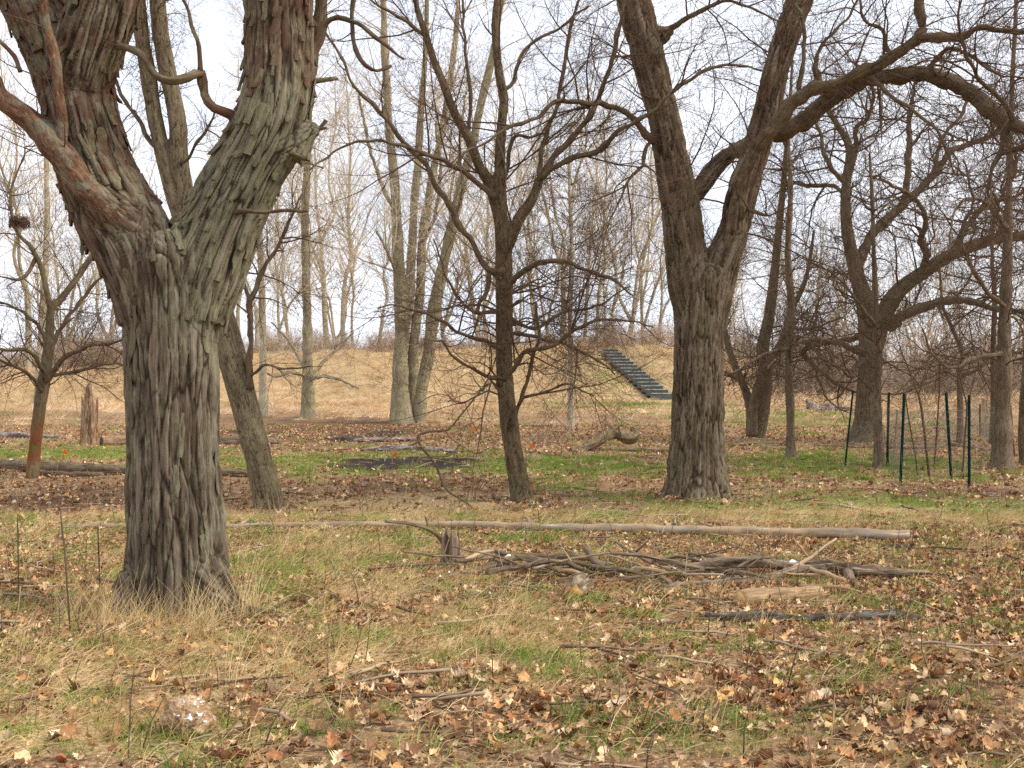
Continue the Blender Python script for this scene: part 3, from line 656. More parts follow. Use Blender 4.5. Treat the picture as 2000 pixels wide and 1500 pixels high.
# --- the V-forked tree
vt, vtr, _, _ = make_tree('forked_tree', 'tall V-forked tree with furrowed bark and one long arching limb', 16.3,
    [[(1359, 972, 122), (1360, 930, 112), (1361, 850, 104), (1363, 760, 98), (1365, 680, 96), (1368, 610, 102), (1372, 560, 105), (1378, 520, 90)],
     [(1362, 640, 80), (1348, 560, 84), (1338, 480, 80), (1328, 400, 76), (1312, 310, 66), (1298, 240, 63), (1284, 180, 63), (1266, 110, 65), (1250, 50, 67), (1238, 0, 66), (1214, -100, 60), (1190, -260, 48)],
     [(1384, 640, 70), (1398, 560, 72), (1414, 500, 66), (1433, 450, 60), (1451, 380, 56), (1474, 300, 53), (1497, 220, 50), (1515, 140, 51), (1540, 60, 52), (1562, 0, 52), (1596, -100, 48), (1640, -260, 40)],
     [(1432, 450, 50, -.1), (1437, 400, 44, -.2), (1448, 345, 36, -.28), (1470, 296, 31, -.35)],
     [(1338, 392, 44), (1364, 370, 37, .05), (1392, 332, 34, .15), (1424, 302, 31, .3)],
     [(1290, 70, 40), (1312, 58, 18)]],
    [[(1418, 306, 31, .28), (1456, 281, 30, .5), (1520, 258, 33, .6), (1580, 230, 36, .6), (1620, 196, 33, .5), (1672, 164, 31, .3), (1720, 149, 31, .1), (1800, 146, 32, -.2), (1850, 155, 33, -.5), (1896, 181, 34, -.8), (1944, 224, 33, -1.1), (1984, 247, 29, -1.3), (2040, 258, 26, -1.5), (2130, 310, 20, -1.8)],
     [(1464, 306, 32, -.34), (1474, 290, 30, -.36), (1512, 248, 30, -.5), (1552, 200, 30, -.6), (1584, 177, 26, -.7), (1640, 160, 26, -.8), (1700, 132, 26, -1.), (1760, 100, 26, -1.2), (1796, 72, 27, -1.3), (1801, 40, 22, -1.3), (1798, 0, 20, -1.3), (1790, -110, 16, -1.4)],
     [(1792, 74, 22, -1.3), (1840, 75, 18, -1.4), (1880, 68, 15, -1.5), (1920, 53, 13, -1.6), (1950, 60, 12, -1.7), (2020, 62, 9, -1.9)],
     [(1285, 275, 24), (1262, 262, 18, -.2), (1236, 232, 14, -.4), (1189, 207, 11, -.7), (1141, 201, 10, -1.), (1085, 201, 9, -1.2), (1044, 229, 8, -1.4), (992, 249, 7, -1.6), (936, 284, 5, -1.8), (905, 300, 4, -1.9), (880, 335, 3, -2.)],
     [(1280, 270, 10, 0), (1262, 288, 8, -.2), (1254, 322, 7, -.3), (1232, 348, 6, -.4), (1216, 380, 5, -.4), (1194, 425, 3, -.5)],
     [(1300, 62, 14), (1352, 32, 10, -.2), (1392, 10, 8, -.4), (1424, 2, 7, -.5), (1470, 18, 6, -.6), (1522, 42, 4, -.7)],
     [(1560, 190, 12, -.62), (1562, 136, 10, -.7), (1572, 96, 8, -.7), (1571, 45, 7, -.7), (1550, 5, 5, -.7)],
     [(1455, 408, 9, -.2), (1475, 410, 8, -.4), (1506, 421, 5, -.6)],
     [(1940, 225, 20, -1.1), (1962, 255, 18, -1.2), (1956, 292, 17, -1.2), (1940, 330, 8, -1.3), (1932, 370, 6, -1.3), (1948, 420, 3, -1.3)],
     [(1958, 298, 13, -1.2), (1985, 290, 11, -1.3), (2030, 285, 8, -1.5)],
     [(1700, 150, 10, -1.), (1745, 190, 8, -1.1), (1790, 215, 7, -1.2), (1830, 260, 6, -1.3), (1850, 300, 5, -1.3), (1862, 340, 3, -1.3)],
     [(1840, 152, 12, -.4), (1815, 130, 10, -.7), (1850, 100, 8, -.9), (1900, 110, 7, -1.1), (1960, 150, 5, -1.3)],
     [(1620, 190, 11, .4), (1590, 140, 9, .4), (1610, 80, 7, .5), (1650, 40, 6, .6), (1690, -20, 5, .6)],
     [(1740, 110, 9, -1.1), (1720, 60, 8, -1.1), (1690, 40, 7, -1.2), (1680, -10, 5, -1.2)],
     [(1985, 245, 12, -1.3), (1960, 200, 10, -1.4), (1900, 130, 8, -1.6), (1870, 60, 6, -1.8), (1880, -10, 4, -2.)]],
    mat=M_VEE, voxel=.021, bark=bark_ridge, flare=.26, lobes=7, zmin=3.0,
    levels=[(180, 2.0, (35, 85), .16, .0, .014, 8, 4, dict(t0=.2, t1=1.)), (950, 1.15, (30, 80), .2, .0, .0066, 6, 3), (4400, .6, (30, 75), .2, -.01, .0036, 4, 3), (6500, .3, (30, 70), .12, .0, .0024, 3, 3)])
P_, R_ = catmull(np.array([up(1718, 176, 15.6), up(1720, 225, 15.6), up(1722, 278, 15.6)]), np.array([.022, .024, .004]), .05)
child('bark_strip', tube_mesh('bark_strip', [(P_[None], R_[None], 5, True)], M_RAW), vt, label='reddish strip of peeled bark hanging from limb')

# --- small tree at the left with a scraped orange foot
make_tree('scraped_tree', 'small spreading tree whose lower trunk is scraped to orange wood', 19.5,
    [[(62, 938, 27), (67, 890, 23), (74, 820, 23), (84, 755, 26), (92, 700, 21), (97, 640, 17), (101, 600, 16), (118, 585, 15, .1), (136, 562, 13, .1), (160, 530, 12, .2), (180, 500, 11, .2), (206, 468, 9, .3), (235, 420, 7, .3), (260, 360, 4, .3)],
     [(100, 610, 13), (90, 565, 12, -.1), (80, 522, 11, -.1), (60, 482, 10, -.2), (40, 462, 9, -.2), (25, 430, 8, -.2), (20, 380, 7, -.2), (32, 340, 6, -.2), (50, 290, 4, -.2), (45, 230, 3, -.3)]],
    [[(90, 745, 14, -.1), (106, 720, 12, -.2), (140, 690, 9, -.4), (190, 672, 7, -.6), (250, 662, 5, -.8)],
     [(88, 740, 11, -.1), (70, 700, 9, -.4), (40, 680, 8, -.6), (0, 680, 6, -.8), (-50, 670, 4, -1.)],
     [(92, 715, 11, .1), (110, 660, 9, .3), (140, 610, 8, .5), (180, 560, 6, .7), (215, 530, 4, .8)],
     [(96, 680, 10, .1), (75, 640, 8, .4), (45, 610, 7, .6), (0, 590, 5, .8), (-40, 580, 4, 1.)],
     [(82, 765, 9, -.1), (60, 735, 8, -.3), (30, 715, 6, -.5), (-10, 700, 4, -.7)],
     [(95, 735, 8, .1), (150, 725, 7, .3), (210, 712, 5, .4), (260, 708, 3, .5)],
     [(70, 500, 8, -.1), (50, 540, 7, -.3), (20, 545, 5, -.5), (-20, 530, 4, -.7)]],
    mat=M_STRIP, voxel=.024, bark=bark_fine, flare=.15, zmin=1.45,
    levels=[(80, 1.5, (35, 80), .15, .06, .012, 7, 4, dict(t0=.2)), (600, .9, (30, 75), .17, .04, .007, 5, 3), (2800, .5, (30, 75), .18, .02, .004, 4, 3), (3000, .28, (30, 75), .12, .02, .003, 3, 3)])

# --- sprawling oak
make_tree('oak_tree', 'sprawling oak with crooked spreading limbs behind the green stakes', 31.7,
    [[(1693, 866, 58.8), (1695, 820, 48.7), (1697, 760, 45.4), (1701, 690, 47.0), (1702, 640, 52.1), (1690, 590, 38.6), (1676, 545, 30.2), (1660, 480, 25.2), (1652, 420, 21.8), (1653, 360, 18.5), (1660, 300, 16.8), (1652, 270, 14.3), (1632, 238, 11.8), (1610, 200, 8.4), (1600, 140, 5.9)],
     [(1705, 680, 38.6), (1722, 625, 38.6), (1752, 572, 31.9), (1800, 534, 26.9), (1860, 497, 24.4), (1940, 468, 21.8), (2010, 458, 18.5), (2100, 430, 13.4)]],
    [[(1740, 640, 23.5, -.5), (1762, 617, 22.7, -1.), (1824, 594, 18.5, -1.5), (1880, 586, 15.1, -2.), (1944, 602, 11.8, -2.5), (2010, 610, 8.4, -3.)],
     [(1672, 530, 21.8), (1696, 470, 20.2, .3), (1722, 438, 19.3, .6), (1768, 396, 16.8, 1.), (1824, 340, 15.1, 1.4), (1860, 294, 12.6, 1.6), (1932, 268, 10.1, 2.), (1990, 230, 6.7, 2.)],
     [(1768, 398, 13.4, 1.), (1773, 340, 13.4, 1.1), (1776, 280, 12.6, 1.2), (1775, 225, 9.2, 1.2), (1790, 150, 5.9, 1.2)],
     [(1656, 350, 11.8), (1672, 290, 11.8, -.3), (1672, 250, 10.1, -.5), (1690, 235, 8.4, -.8), (1705, 190, 6.7, -1.), (1690, 130, 5.0, -1.2)],
     [(1652, 360, 10.1), (1625, 330, 9.2, -.5), (1610, 300, 8.4, -.8), (1600, 250, 6.7, -1.), (1575, 215, 5.0, -1.2)],
     [(1645, 375, 10.1), (1620, 362, 8.4, .5), (1580, 362, 7.6, .8), (1540, 355, 5.0, 1.2)],
     [(1688, 690, 18.5, -.3), (1662, 680, 13.4, -.8), (1632, 668, 10.9, -1.2), (1592, 662, 10.1, -1.6), (1560, 668, 8.4, -2.), (1530, 690, 5.9, -2.3), (1500, 720, 3.4, -2.5)],
     [(1690, 700, 15.1, -.4), (1672, 715, 10.9, -1.), (1665, 735, 8.4, -1.4), (1640, 720, 5.9, -1.8), (1600, 700, 4.2, -2.)],
     [(1690, 655, 15.1, .4), (1650, 665, 11.8, 1.), (1600, 672, 10.9, 1.4), (1570, 690, 10.9, 1.8), (1600, 722, 10.1, 2.), (1630, 746, 9.2, 2.), (1680, 770, 5.0, 2.)],
     [(1800, 534, 16.8, .1), (1810, 500, 15.1, -.3), (1800, 470, 13.4, -.6), (1808, 430, 10.9, -1.), (1790, 390, 8.4, -1.3), (1740, 360, 6.7, -1.6), (1700, 345, 4.2, -1.9)],
     [(1860, 497, 15.1), (1890, 440, 12.6, .4), (1930, 400, 10.1, .8), (1990, 380, 7.6, 1.2), (2040, 330, 5.0, 1.4)],
     [(1940, 468, 11.8), (1970, 420, 10.1, -.6), (1960, 370, 8.4, -.9), (1985, 330, 6.7, -1.2), (1975, 270, 4.2, -1.4)],
     [(1824, 340, 10.1, 1.4), (1840, 270, 8.4, 1.6), (1880, 220, 6.7, 1.8), (1900, 150, 5.0, 2.)]],
    mat=M_OAK, twig=M_TWIGO, flare=.45, zmin=1.3, rmin=.003,
    levels=[(190, 2.5, (40, 85), .26, .03, .03, 9, 4, dict(t0=.2)), (1100, 1.35, (35, 85), .28, .01, .014, 6, 3), (4600, .7, (30, 80), .26, .01, .007, 4, 3), (4800, .4, (30, 80), .14, .02, .005, 3, 3)])

# --- other trunks one can tell apart
make_tree('multi_stem_tree', 'dark tree of several stems sharing one foot, beside the oak', 34.,
    [[(1478, 858, 30), (1488, 800, 30), (1494, 740, 28), (1490, 680, 25), (1502, 620, 22), (1512, 540, 18), (1520, 460, 15), (1530, 360, 12), (1540, 240, 8), (1548, 120, 5)],
     [(1468, 858, 22), (1466, 800, 20), (1455, 760, 16), (1430, 700, 13, .3), (1415, 640, 10, .5), (1410, 560, 7, .8), (1395, 470, 4, 1.)],
     [(1470, 850, 20, -.3), (1472, 790, 18, -.4), (1490, 730, 16, -.7), (1525, 670, 14, -1.), (1545, 610, 12, -1.2), (1575, 540, 9, -1.4), (1590, 450, 5, -1.6)]],
    [[(1493, 735, 14), (1520, 690, 12, -.8), (1560, 668, 10, -1.2), (1590, 680, 8, -1.6), (1620, 720, 5, -2.)],
     [(1460, 770, 10), (1440, 740, 9, -.5), (1400, 720, 7, -1.), (1380, 690, 4, -1.4)]],
    mat=M_OAK, twig=M_TWIGO, flare=.15, zmin=1.3, rmin=.003,
    levels=[(100, 2.2, (35, 80), .18, .06, .02, 8, 4, dict(t0=.2)), (700, 1.2, (30, 75), .2, .04, .01, 5, 3), (3000, .65, (30, 75), .2, .03, .006, 4, 3), (2500, .4, (30, 75), .12, .03, .0045, 3, 3)])
def pole_tree(name, label, Y, spec, mat, twig, n1, L1, zmin, rmin, ang=(50, 95), upw=.0, flare=.3, n3=1500, extra=(), group=None, wig=.2):
    make_tree(name, label, Y, [spec], extra, mat=mat, twig=twig, flare=flare, zmin=zmin, rmin=rmin, wob=(.04, .8), group=group,
        levels=[(n1, L1, ang, wig, upw, .016, 8, 4, dict(t0=.12, rr=.45)), (n1 * 6, L1 * .5, (30, 80), .22, upw, .007, 5, 3), (n3, L1 * .3, (30, 75), .2, .0, .0045, 4, 3), (n3, L1 * .18, (30, 75), .12, .0, .0035, 3, 3)])
pole_tree('young_tree', 'rough thin straight trunk with level twigs, between forked tree and oak', 24., [(1546, 900, 24), (1544, 850, 19), (1543, 800, 17), (1542, 700, 16), (1545, 600, 15), (1539, 500, 13), (1545, 380, 10), (1540, 280, 8), (1545, 180, 5)], M_GREYB, M_TWIG, 80, 1.6, 1.6, .002,
    extra=[[(1543, 680, 8), (1500, 690, 7, -.4), (1450, 720, 5, -.8), (1415, 735, 3, -1.)], [(1543, 640, 8), (1590, 640, 6, -.5), (1640, 620, 4, -.8)]])
pole_tree('young_tree', 'knobbly slim trunk standing directly in front of the oak', 21.4, [(1716, 920, 22), (1716, 860, 18), (1714, 780, 17), (1713, 712, 20), (1713, 695, 19), (1710, 600, 12), (1706, 500, 9), (1702, 400, 7), (1698, 300, 5)], M_GREYB, M_TWIG, 60, 1.4, 1.7, .002,
    extra=[[(1711, 640, 8), (1690, 610, 7, -.3), (1650, 560, 5, -.6), (1600, 540, 3, -.8)]])
pole_tree('rough_trunk_tree', 'rough grey-brown straight trunk rising behind the last green stake', 21.4, [(1958, 920, 46), (1957, 880, 36), (1958, 800, 32), (1961, 700, 30), (1965, 560, 22), (1970, 400, 14), (1976, 200, 10), (1984, 0, 7), (1990, -150, 4)], M_GREYB, M_TWIG, 90, 2.2, 1.9, .002, n3=2200, wig=.26,
    extra=[[(1962, 690, 12), (1900, 700, 10, -.6), (1860, 720, 7, -1.), (1820, 690, 5, -1.3), (1800, 640, 3, -1.5)], [(1964, 600, 12), (1920, 560, 10, -.8), (1880, 470, 8, -1.2), (1900, 380, 6, -1.4), (1880, 310, 4, -1.5)], [(1968, 450, 12), (1930, 400, 9, -1.), (1890, 390, 7, -1.5), (1860, 430, 5, -1.8), (1850, 500, 3, -2.)]])
pole_tree('edge_tree', 'dark leaning stem past the rusty stake', 22.5, [(2003, 905, 24), (2000, 820, 20), (2006, 700, 18), (2015, 560, 16), (2030, 400, 12), (2020, 200, 9), (2030, 0, 6)], M_OAK, M_TWIGO, 60, 2.0, 1.6, .002, wig=.26)
pole_tree('young_tree', 'thin grey trunk with a forked top inside the wire enclosure', 30., [(1876, 856, 15), (1876, 800, 12), (1874, 740, 11), (1878, 690, 9), (1860, 640, 7), (1840, 590, 5), (1835, 500, 3)], M_GREYB, M_TWIG, 40, 1.6, 1.6, .003, n3=900, extra=[[(1876, 735, 9), (1910, 720, 7, -.3), (1940, 690, 5, -.5), (1970, 640, 3, -.6)]])
pole_tree('young_tree', 'thin grey trunk close beside the rough straight trunk', 30., [(1940, 856, 15), (1941, 800, 12), (1940, 700, 11), (1943, 600, 9), (1938, 500, 7), (1945, 380, 4)], M_GREYB, M_TWIG, 40, 1.6, 1.6, .003, n3=900)
pole_tree('slim_pale_tree', 'slim pale straight trunk rising from litter below the stairs', 40., [(1115, 840, 14), (1115, 780, 12), (1115, 700, 11), (1113, 600, 10), (1117, 480, 8), (1112, 360, 6), (1116, 240, 4)], M_PALE, M_TWIG, 60, 2.0, 2.0, .004, upw=.05)
# cottonwood clump and pale poles
make_tree('cottonwood_clump', 'clump of tall pale trunks rising from one burnt foot', 45.,
    [[(786, 830, 37.0), (783, 770, 31.1), (782, 690, 28.6), (784, 600, 26.0), (778, 500, 23.5), (774, 400, 21.0), (766, 300, 18.5), (757, 200, 16.0), (750, 100, 14.3), (748, 0, 11.8), (742, -120, 8.4)],
     [(772, 828, 21.8, .6), (775, 760, 20.2, .7), (790, 660, 18.5, .9), (800, 560, 18.5, 1.), (806, 460, 16.8, 1.1), (812, 360, 15.1, 1.3), (822, 240, 12.6, 1.5), (830, 100, 10.1, 1.6), (836, -60, 7.6, 1.6)],
     [(818, 828, 26.9, .3), (822, 770, 24.4, .3), (834, 700, 23.5, .2), (846, 620, 23.5, 0), (862, 540, 21.8, -.2), (884, 440, 20.2, -.5), (908, 340, 18.5, -.8), (930, 240, 16.8, -1.), (958, 120, 13.4, -1.2), (985, -20, 10.1, -1.4)],
     [(806, 828, 23.5, .9), (806, 740, 21.8, 1.), (812, 640, 20.2, 1.1), (822, 540, 18.5, 1.2), (828, 440, 17.6, 1.4), (848, 330, 15.1, 1.6), (870, 220, 12.6, 1.8), (890, 80, 10.1, 2.), (900, -60, 6.7, 2.)]],
    [[(780, 430, 10.1), (745, 360, 8.4, -.5), (720, 280, 6.7, -.8), (700, 180, 5.0, -1.)], [(884, 440, 10.1), (900, 360, 8.4, .5), (898, 280, 6.7, .8), (910, 180, 5.0, 1.)],
     [(826, 470, 8.4, 1.2), (850, 420, 7.6, .6), (860, 330, 6.7, .3), (850, 240, 5.0, 0.)], [(783, 560, 6.7), (760, 500, 5.9, -.6), (735, 450, 4.2, -.9)]],
    mat=M_COTT, twig=M_TWIGP, flare=.3, zmin=4.5, rmin=.0035, wob=(.08, .5),
    levels=[(90, 3.2, (25, 60), .12, .10, .035, 8, 4, dict(t0=.2)), (700, 1.7, (25, 65), .16, .06, .014, 5, 3), (2200, 1.0, (25, 65), .18, .03, .007, 4, 3), (1400, .5, (25, 65), .12, .03, .005, 3, 3)])
pole_tree('cottonwood_tree', 'straight pale grey trunk with drooping low boughs near the clump', 49., [(603, 824, 32), (602, 790, 26), (601, 720, 21), (600, 640, 19), (598, 540, 18), (596, 440, 16), (600, 320, 14), (604, 200, 12), (600, 60, 9), (604, -80, 6)], M_COTT, M_TWIGP, 70, 3.2, 4., .005, ang=(25, 60), upw=.06, n3=2200,
    extra=[[(602, 740, 9), (630, 735, 8, -.5), (665, 742, 6, -1.), (700, 760, 3, -1.5)], [(601, 735, 8), (570, 728, 7, -.6), (540, 735, 5, -1.), (520, 728, 3, -1.5)], [(602, 738, 9), (625, 715, 8, .5), (650, 690, 6, 1.), (690, 650, 4, 1.5)], [(600, 730, 8), (585, 700, 7, .5), (560, 660, 5, 1.), (530, 630, 3, 1.5)]])
pole_tree('cottonwood_tree', 'thin pale trunk just behind the leaning trunk', 50., [(513, 822, 20), (513, 770, 16), (513, 680, 14), (511, 560, 13), (508, 440, 11), (512, 300, 9), (508, 150, 7), (512, 0, 5)], M_PALE, M_TWIGP, 50, 2.8, 4., .005, ang=(25, 60), upw=.06, n3=1500)
pole_tree('cottonwood_tree', 'pale grey trunk far behind the scraped tree', 58., [(72, 806, 22), (75, 760, 16), (80, 680, 14), (86, 560, 13), (92, 440, 11), (90, 300, 9), (95, 150, 7), (92, 0, 5)], M_PALE, M_TWIGP, 50, 3.4, 4., .006, ang=(25, 60), upw=.06, n3=1500)

# ------------------------------------------------------------------ background wood: individual trees from a few shapes
def wood_mesh(j, kind):
    """returns (trunk mesh, crown mesh) for a tree about 17 m tall standing at the origin"""
    global rng
    r = np.random.default_rng(500 + j); save = rng; rng = r
    stems = []
    if kind == 'pole':
        z = np.linspace(-.2, 17, 12); P = np.stack([np.cumsum(r.normal(size=12) * .12), np.cumsum(r.normal(size=12) * .12), z], 1); R = np.linspace(.15, .02, 12)
        stems.append(catmull(P, R, .4))
    else:
        ns = 3 if kind == 'vase' else 2
        fz = r.uniform(1.5, 5)
        P = np.array([[0, 0, -.2], [r.normal() * .1, r.normal() * .1, fz * .5], [r.normal() * .2, 0, fz]]); stems.append(catmull(P, np.array([.22, .18, .16]), .3))
        for s in range(ns):
            a = r.random() * 6.28; tilt = r.uniform(.12, .38); d = np.array([math.cos(a) * tilt, math.sin(a) * tilt, 1.])
            pts = [P[-1] + d * q + r.normal(size=3) * .18 * (q > 1) for q in np.linspace(0, 13, 8)]; stems.append(catmull(np.array(pts), np.linspace(.11, .02, 8), .4))
    tr = tube_mesh('trunk', [(P[None], R[None], 8, True) for P, R in stems], M_PALE)
    par = as_par(stems, 16)
    b1 = grow(par, 54, 4.6, (20, 50), .10, .07, .045, 8, t0=.18, rmin=.008, zmin=3., rr=.55)
    b2 = grow(cat(par, b1), 280, 2.3, (22, 55), .13, .05, .018, 5, t0=.2, rmin=.006, zmin=2.5)
    b3 = grow(cat(b1, b2), 620, 1.3, (22, 60), .14, .04, .008, 3, rmin=.0035)
    cr = tube_mesh('crown', [(b1[0], b1[1], 4, False), (b2[0], b2[1], 3, False), (b3[0], b3[1], 3, False)], M_TWIGP)
    rng = save
    return tr, cr
WM = [wood_mesh(j, k) for j, k in enumerate(['pole', 'vase', 'fork', 'pole', 'vase', 'fork'])]
rr_ = random.Random(5)
def wood_tree(px, Y, sc, k, lean, label, group):
    x = (px - 1000) / F * Y; z = g1(x, Y)
    e = thing('woodland_tree', label, 'tree', (x, Y, z), group)
    e.rotation_euler = (rr_.gauss(0, .02), lean, rr_.random() * 6.28); e.scale = (sc * 1.0, sc * 1.0, sc * rr_.uniform(.9, 1.1))
    for nme, me in zip(('trunk', 'crown'), WM[k]):
        o = bpy.data.objects.new(nme, me); COL.objects.link(o); o.parent = e
LB = ['bare pale tree with one straight stem in the wood above the bank', 'bare pale tree spreading into three upright stems in the wood above the bank', 'bare pale tree with a two-way fork in the wood above the bank']
LR = ['bare pale tree with one straight stem beyond the dry field', 'bare pale tree spreading into three upright stems beyond the dry field', 'bare pale tree with a two-way fork beyond the dry field']
spots = [(-60, 80), (55, 78), (130, 84), (215, 80), (470, 84), (545, 78), (565, 100), (640, 82), (668, 76), (690, 94), (738, 100), (870, 78), (930, 76), (952, 84), (1050, 80), (1075, 95), (1100, 76), (1140, 88), (1165, 78), (1205, 98), (1235, 82), (1262, 92),
         (1440, 96), (1475, 110), (1520, 88), (1590, 95), (1625, 112), (1665, 90), (1740, 100), (1790, 88), (1830, 110), (1880, 94), (1925, 104), (1975, 90), (2040, 96), (95, 110), (250, 96), (500, 108), (655, 105), (1010, 92), (1190, 112), (1285, 84), (1420, 80), (1555, 106), (1700, 84), (1765, 115), (1850, 82), (1950, 118)]
for i, (px, Y) in enumerate(spots):
    k = [0, 1, 2, 3, 4, 5][(i * 5 + i // 3) % 6]; kind = {0: 0, 3: 0, 1: 1, 4: 1, 2: 2, 5: 2}[k]
    right = px > 1400
    wood_tree(px, Y, rr_.uniform(.55, .85) if right else rr_.uniform(.85, 1.2), k, rr_.gauss(0, .05), (LR if right else LB)[kind], ('trees beyond the dry field, ' if right else 'trees above the bank, ') + ['single stem', 'three stems', 'two-way fork'][kind])

# ------------------------------------------------------------------ scatter helper for what nobody could count
def scatter(name, label, pts, rot, scl, colr, idx, sources, cat_=None, kind='stuff', parent=None):
    n = len(pts); me = bpy.data.meshes.new(name); me.vertices.add(n); me.vertices.foreach_set('co', np.asarray(pts, np.float32).ravel())
    for nm, ty, key, arr in (('rot', 'FLOAT_VECTOR', 'vector', rot), ('scl', 'FLOAT', 'value', scl), ('tint', 'FLOAT_VECTOR', 'vector', colr), ('idx', 'INT', 'value', idx)):
        a = me.attributes.new(nm, ty, 'POINT'); a.data.foreach_set(key, np.asarray(arr, np.int32 if ty == 'INT' else np.float32).ravel())
    c = bpy.data.collections.new(name + '_shapes')
    for j, sm_ in enumerate(sources):
        c.objects.link(bpy.data.objects.new('%s_shape_%02d' % (name, j), sm_))
    ng = bpy.data.node_groups.new(name + '_scatter', 'GeometryNodeTree')
    ng.interface.new_socket(name='Geometry', in_out='INPUT', socket_type='NodeSocketGeometry'); ng.interface.new_socket(name='Geometry', in_out='OUTPUT', socket_type='NodeSocketGeometry')
    N = ng.nodes.new; gi, go = N('NodeGroupInput'), N('NodeGroupOutput'); ip = N('GeometryNodeInstanceOnPoints'); ci = N('GeometryNodeCollectionInfo')
    ci.inputs['Collection'].default_value = c; ci.inputs['Separate Children'].default_value = True; ci.inputs['Reset Children'].default_value = True
    def na(nm, ty):
        q = N('GeometryNodeInputNamedAttribute'); q.data_type = ty; q.inputs['Name'].default_value = nm; return next(s for s in q.outputs if s.enabled and s.name == 'Attribute')
    er = N('FunctionNodeEulerToRotation')
    Lk = ng.links.new
    Lk(gi.outputs[0], ip.inputs['Points']); Lk(ci.outputs[0], ip.inputs['Instance']); ip.inputs['Pick Instance'].default_value = True
    Lk(na('idx', 'INT'), ip.inputs['Instance Index']); Lk(na('rot', 'FLOAT_VECTOR'), er.inputs[0]); Lk(er.outputs[0], ip.inputs['Rotation']); Lk(na('scl', 'FLOAT'), ip.inputs['Scale'])
    Lk(ip.outputs[0], go.inputs[0])
    o = link(name, me, parent, kind=kind)
    if label: o['label'] = label
    if cat_: o['category'] = cat_
    md = o.modifiers.new('scatter', 'NODES'); md.node_group = ng
    return o
def tint_mat(name, rough=.85, var=.15, obj_col=False, trans=.0):
    m, t, b = newmat(name, rough)
    if obj_col: src = nd(t, 'ShaderNodeObjectInfo').outputs['Color']
    else: src = nd(t, 'ShaderNodeAttribute', attribute_type='INSTANCER', attribute_name='tint').outputs['Color']
    geo = nd(t, 'ShaderNodeNewGeometry').outputs['Position']
    n = noise(t, geo, 60, 3, .6); mr = nd(t, 'ShaderNodeMapRange'); mr.inputs['From Min'].default_value = .3; mr.inputs['From Max'].default_value = .7; mr.inputs['To Min'].default_value = 1 - var; mr.inputs['To Max'].default_value = 1 + var
    t.links.new(n, mr.inputs['Value'])
    mm = nd(t, 'ShaderNodeVectorMath', operation='SCALE'); t.links.new(src, mm.inputs[0]); t.links.new(mr.outputs[0], mm.inputs['Scale'])
    t.links.new(mm.outputs[0], b.inputs['Base Color'])
    return m
M_LEAF = tint_mat('fallen_leaf_skin', .7, .22); M_LEAFO = tint_mat('big_leaf_skin', .7, .22, True)
M_BLADE = tint_mat('grass_blade', .8, .12)
# leaf shapes
def leaf_mesh(j, mat):
    r = np.random.default_rng(900 + j); M = 11; s = np.linspace(0, 1, M)
    if j % 3 == 2: w = .30 * np.sin(math.pi * np.clip(s * 1.02, 0, 1)) ** .7                          # plain oval leaf
    else:
        w = .34 * np.sin(math.pi * s ** .85) ** .6 * np.where(np.arange(M) % 2 == 0, .48, 1.0)         # lobed oak leaf
    w = w * (1 + .12 * r.normal(size=M)); w[0] = .02; w[-1] = .02
    curl = r.uniform(.4, 2.6); fold = r.uniform(-.2, 1.3); tw = r.normal() * 1.2
    V = []
    for i in range(M):
        b_ = (s[i] - .5) * curl; yc = math.sin(b_) / max(curl, .05); zc = (1 - math.cos(b_)) / max(curl, .05)
        for u in (-1, -.5, 0, .5, 1):
            wu = u * w[i]; z = zc + fold * abs(wu) * (1 + .5 * r.normal() * (abs(u) == 1)) + tw * wu * (s[i] - .5) + .02 * r.normal() * (u != 0); V.append((wu, yc, z))
    V.append((.012, -.5 - .18, .02)); V.append((-.012, -.5 - .18, .02))
    q = [[i * 5 + u, i * 5 + u + 1, i * 5 + 6 + u, i * 5 + 5 + u] for i in range(M - 1) for u in range(4)] + [[2, 1, 5 * M + 1, 5 * M]]
    V = np.array(V); V[:, 2] -= V[:, 2].min() * .7
    return mesh_np('leaf', V, [np.array(q)], mat)
LEAF_C = np.array([1.13, 1.0, .82]) * np.array([srgb(*c) for c in [(202, 172, 138), (182, 144, 110), (218, 194, 164), (146, 110, 86), (226, 208, 184), (166, 138, 118), (192, 154, 116), (172, 148, 126), (208, 182, 150), (122, 94, 76), (178, 134, 102), (206, 182, 144), (148, 104, 78), (206, 172, 128), (136, 104, 82), (158, 126, 100)]])
def wedge(n, y0, y1, pw=1., marg=1.6):
    """random ground points inside the viewed wedge and a margin beside it; pw skews towards the viewer"""
    u = rng.random(n) ** pw; y = np.sqrt(y0 ** 2 + (y1 ** 2 - y0 ** 2) * u) if pw == 1 else y0 + (y1 - y0) * u
    x = (rng.random(n) * 2 - 1) * (.47 * y + marg); return x, y
def keep_clear(x, y, pad=0.):
    ok = np.ones(len(x), bool)
    for cx, cy, r in ((big_l[0][0][0][0], 8.1, .36), (gpt(1359, 972)[0], 16.3, .46), (gpt(1021, 984)[0], 15.5, .2), (gpt(526, 990)[0], 14.9, .2)):
        ok &= (x - cx) ** 2 + (y - cy) ** 2 > (r + pad) ** 2
    return ok
LM = [leaf_mesh(j, M_LEAF) for j in range(12)]
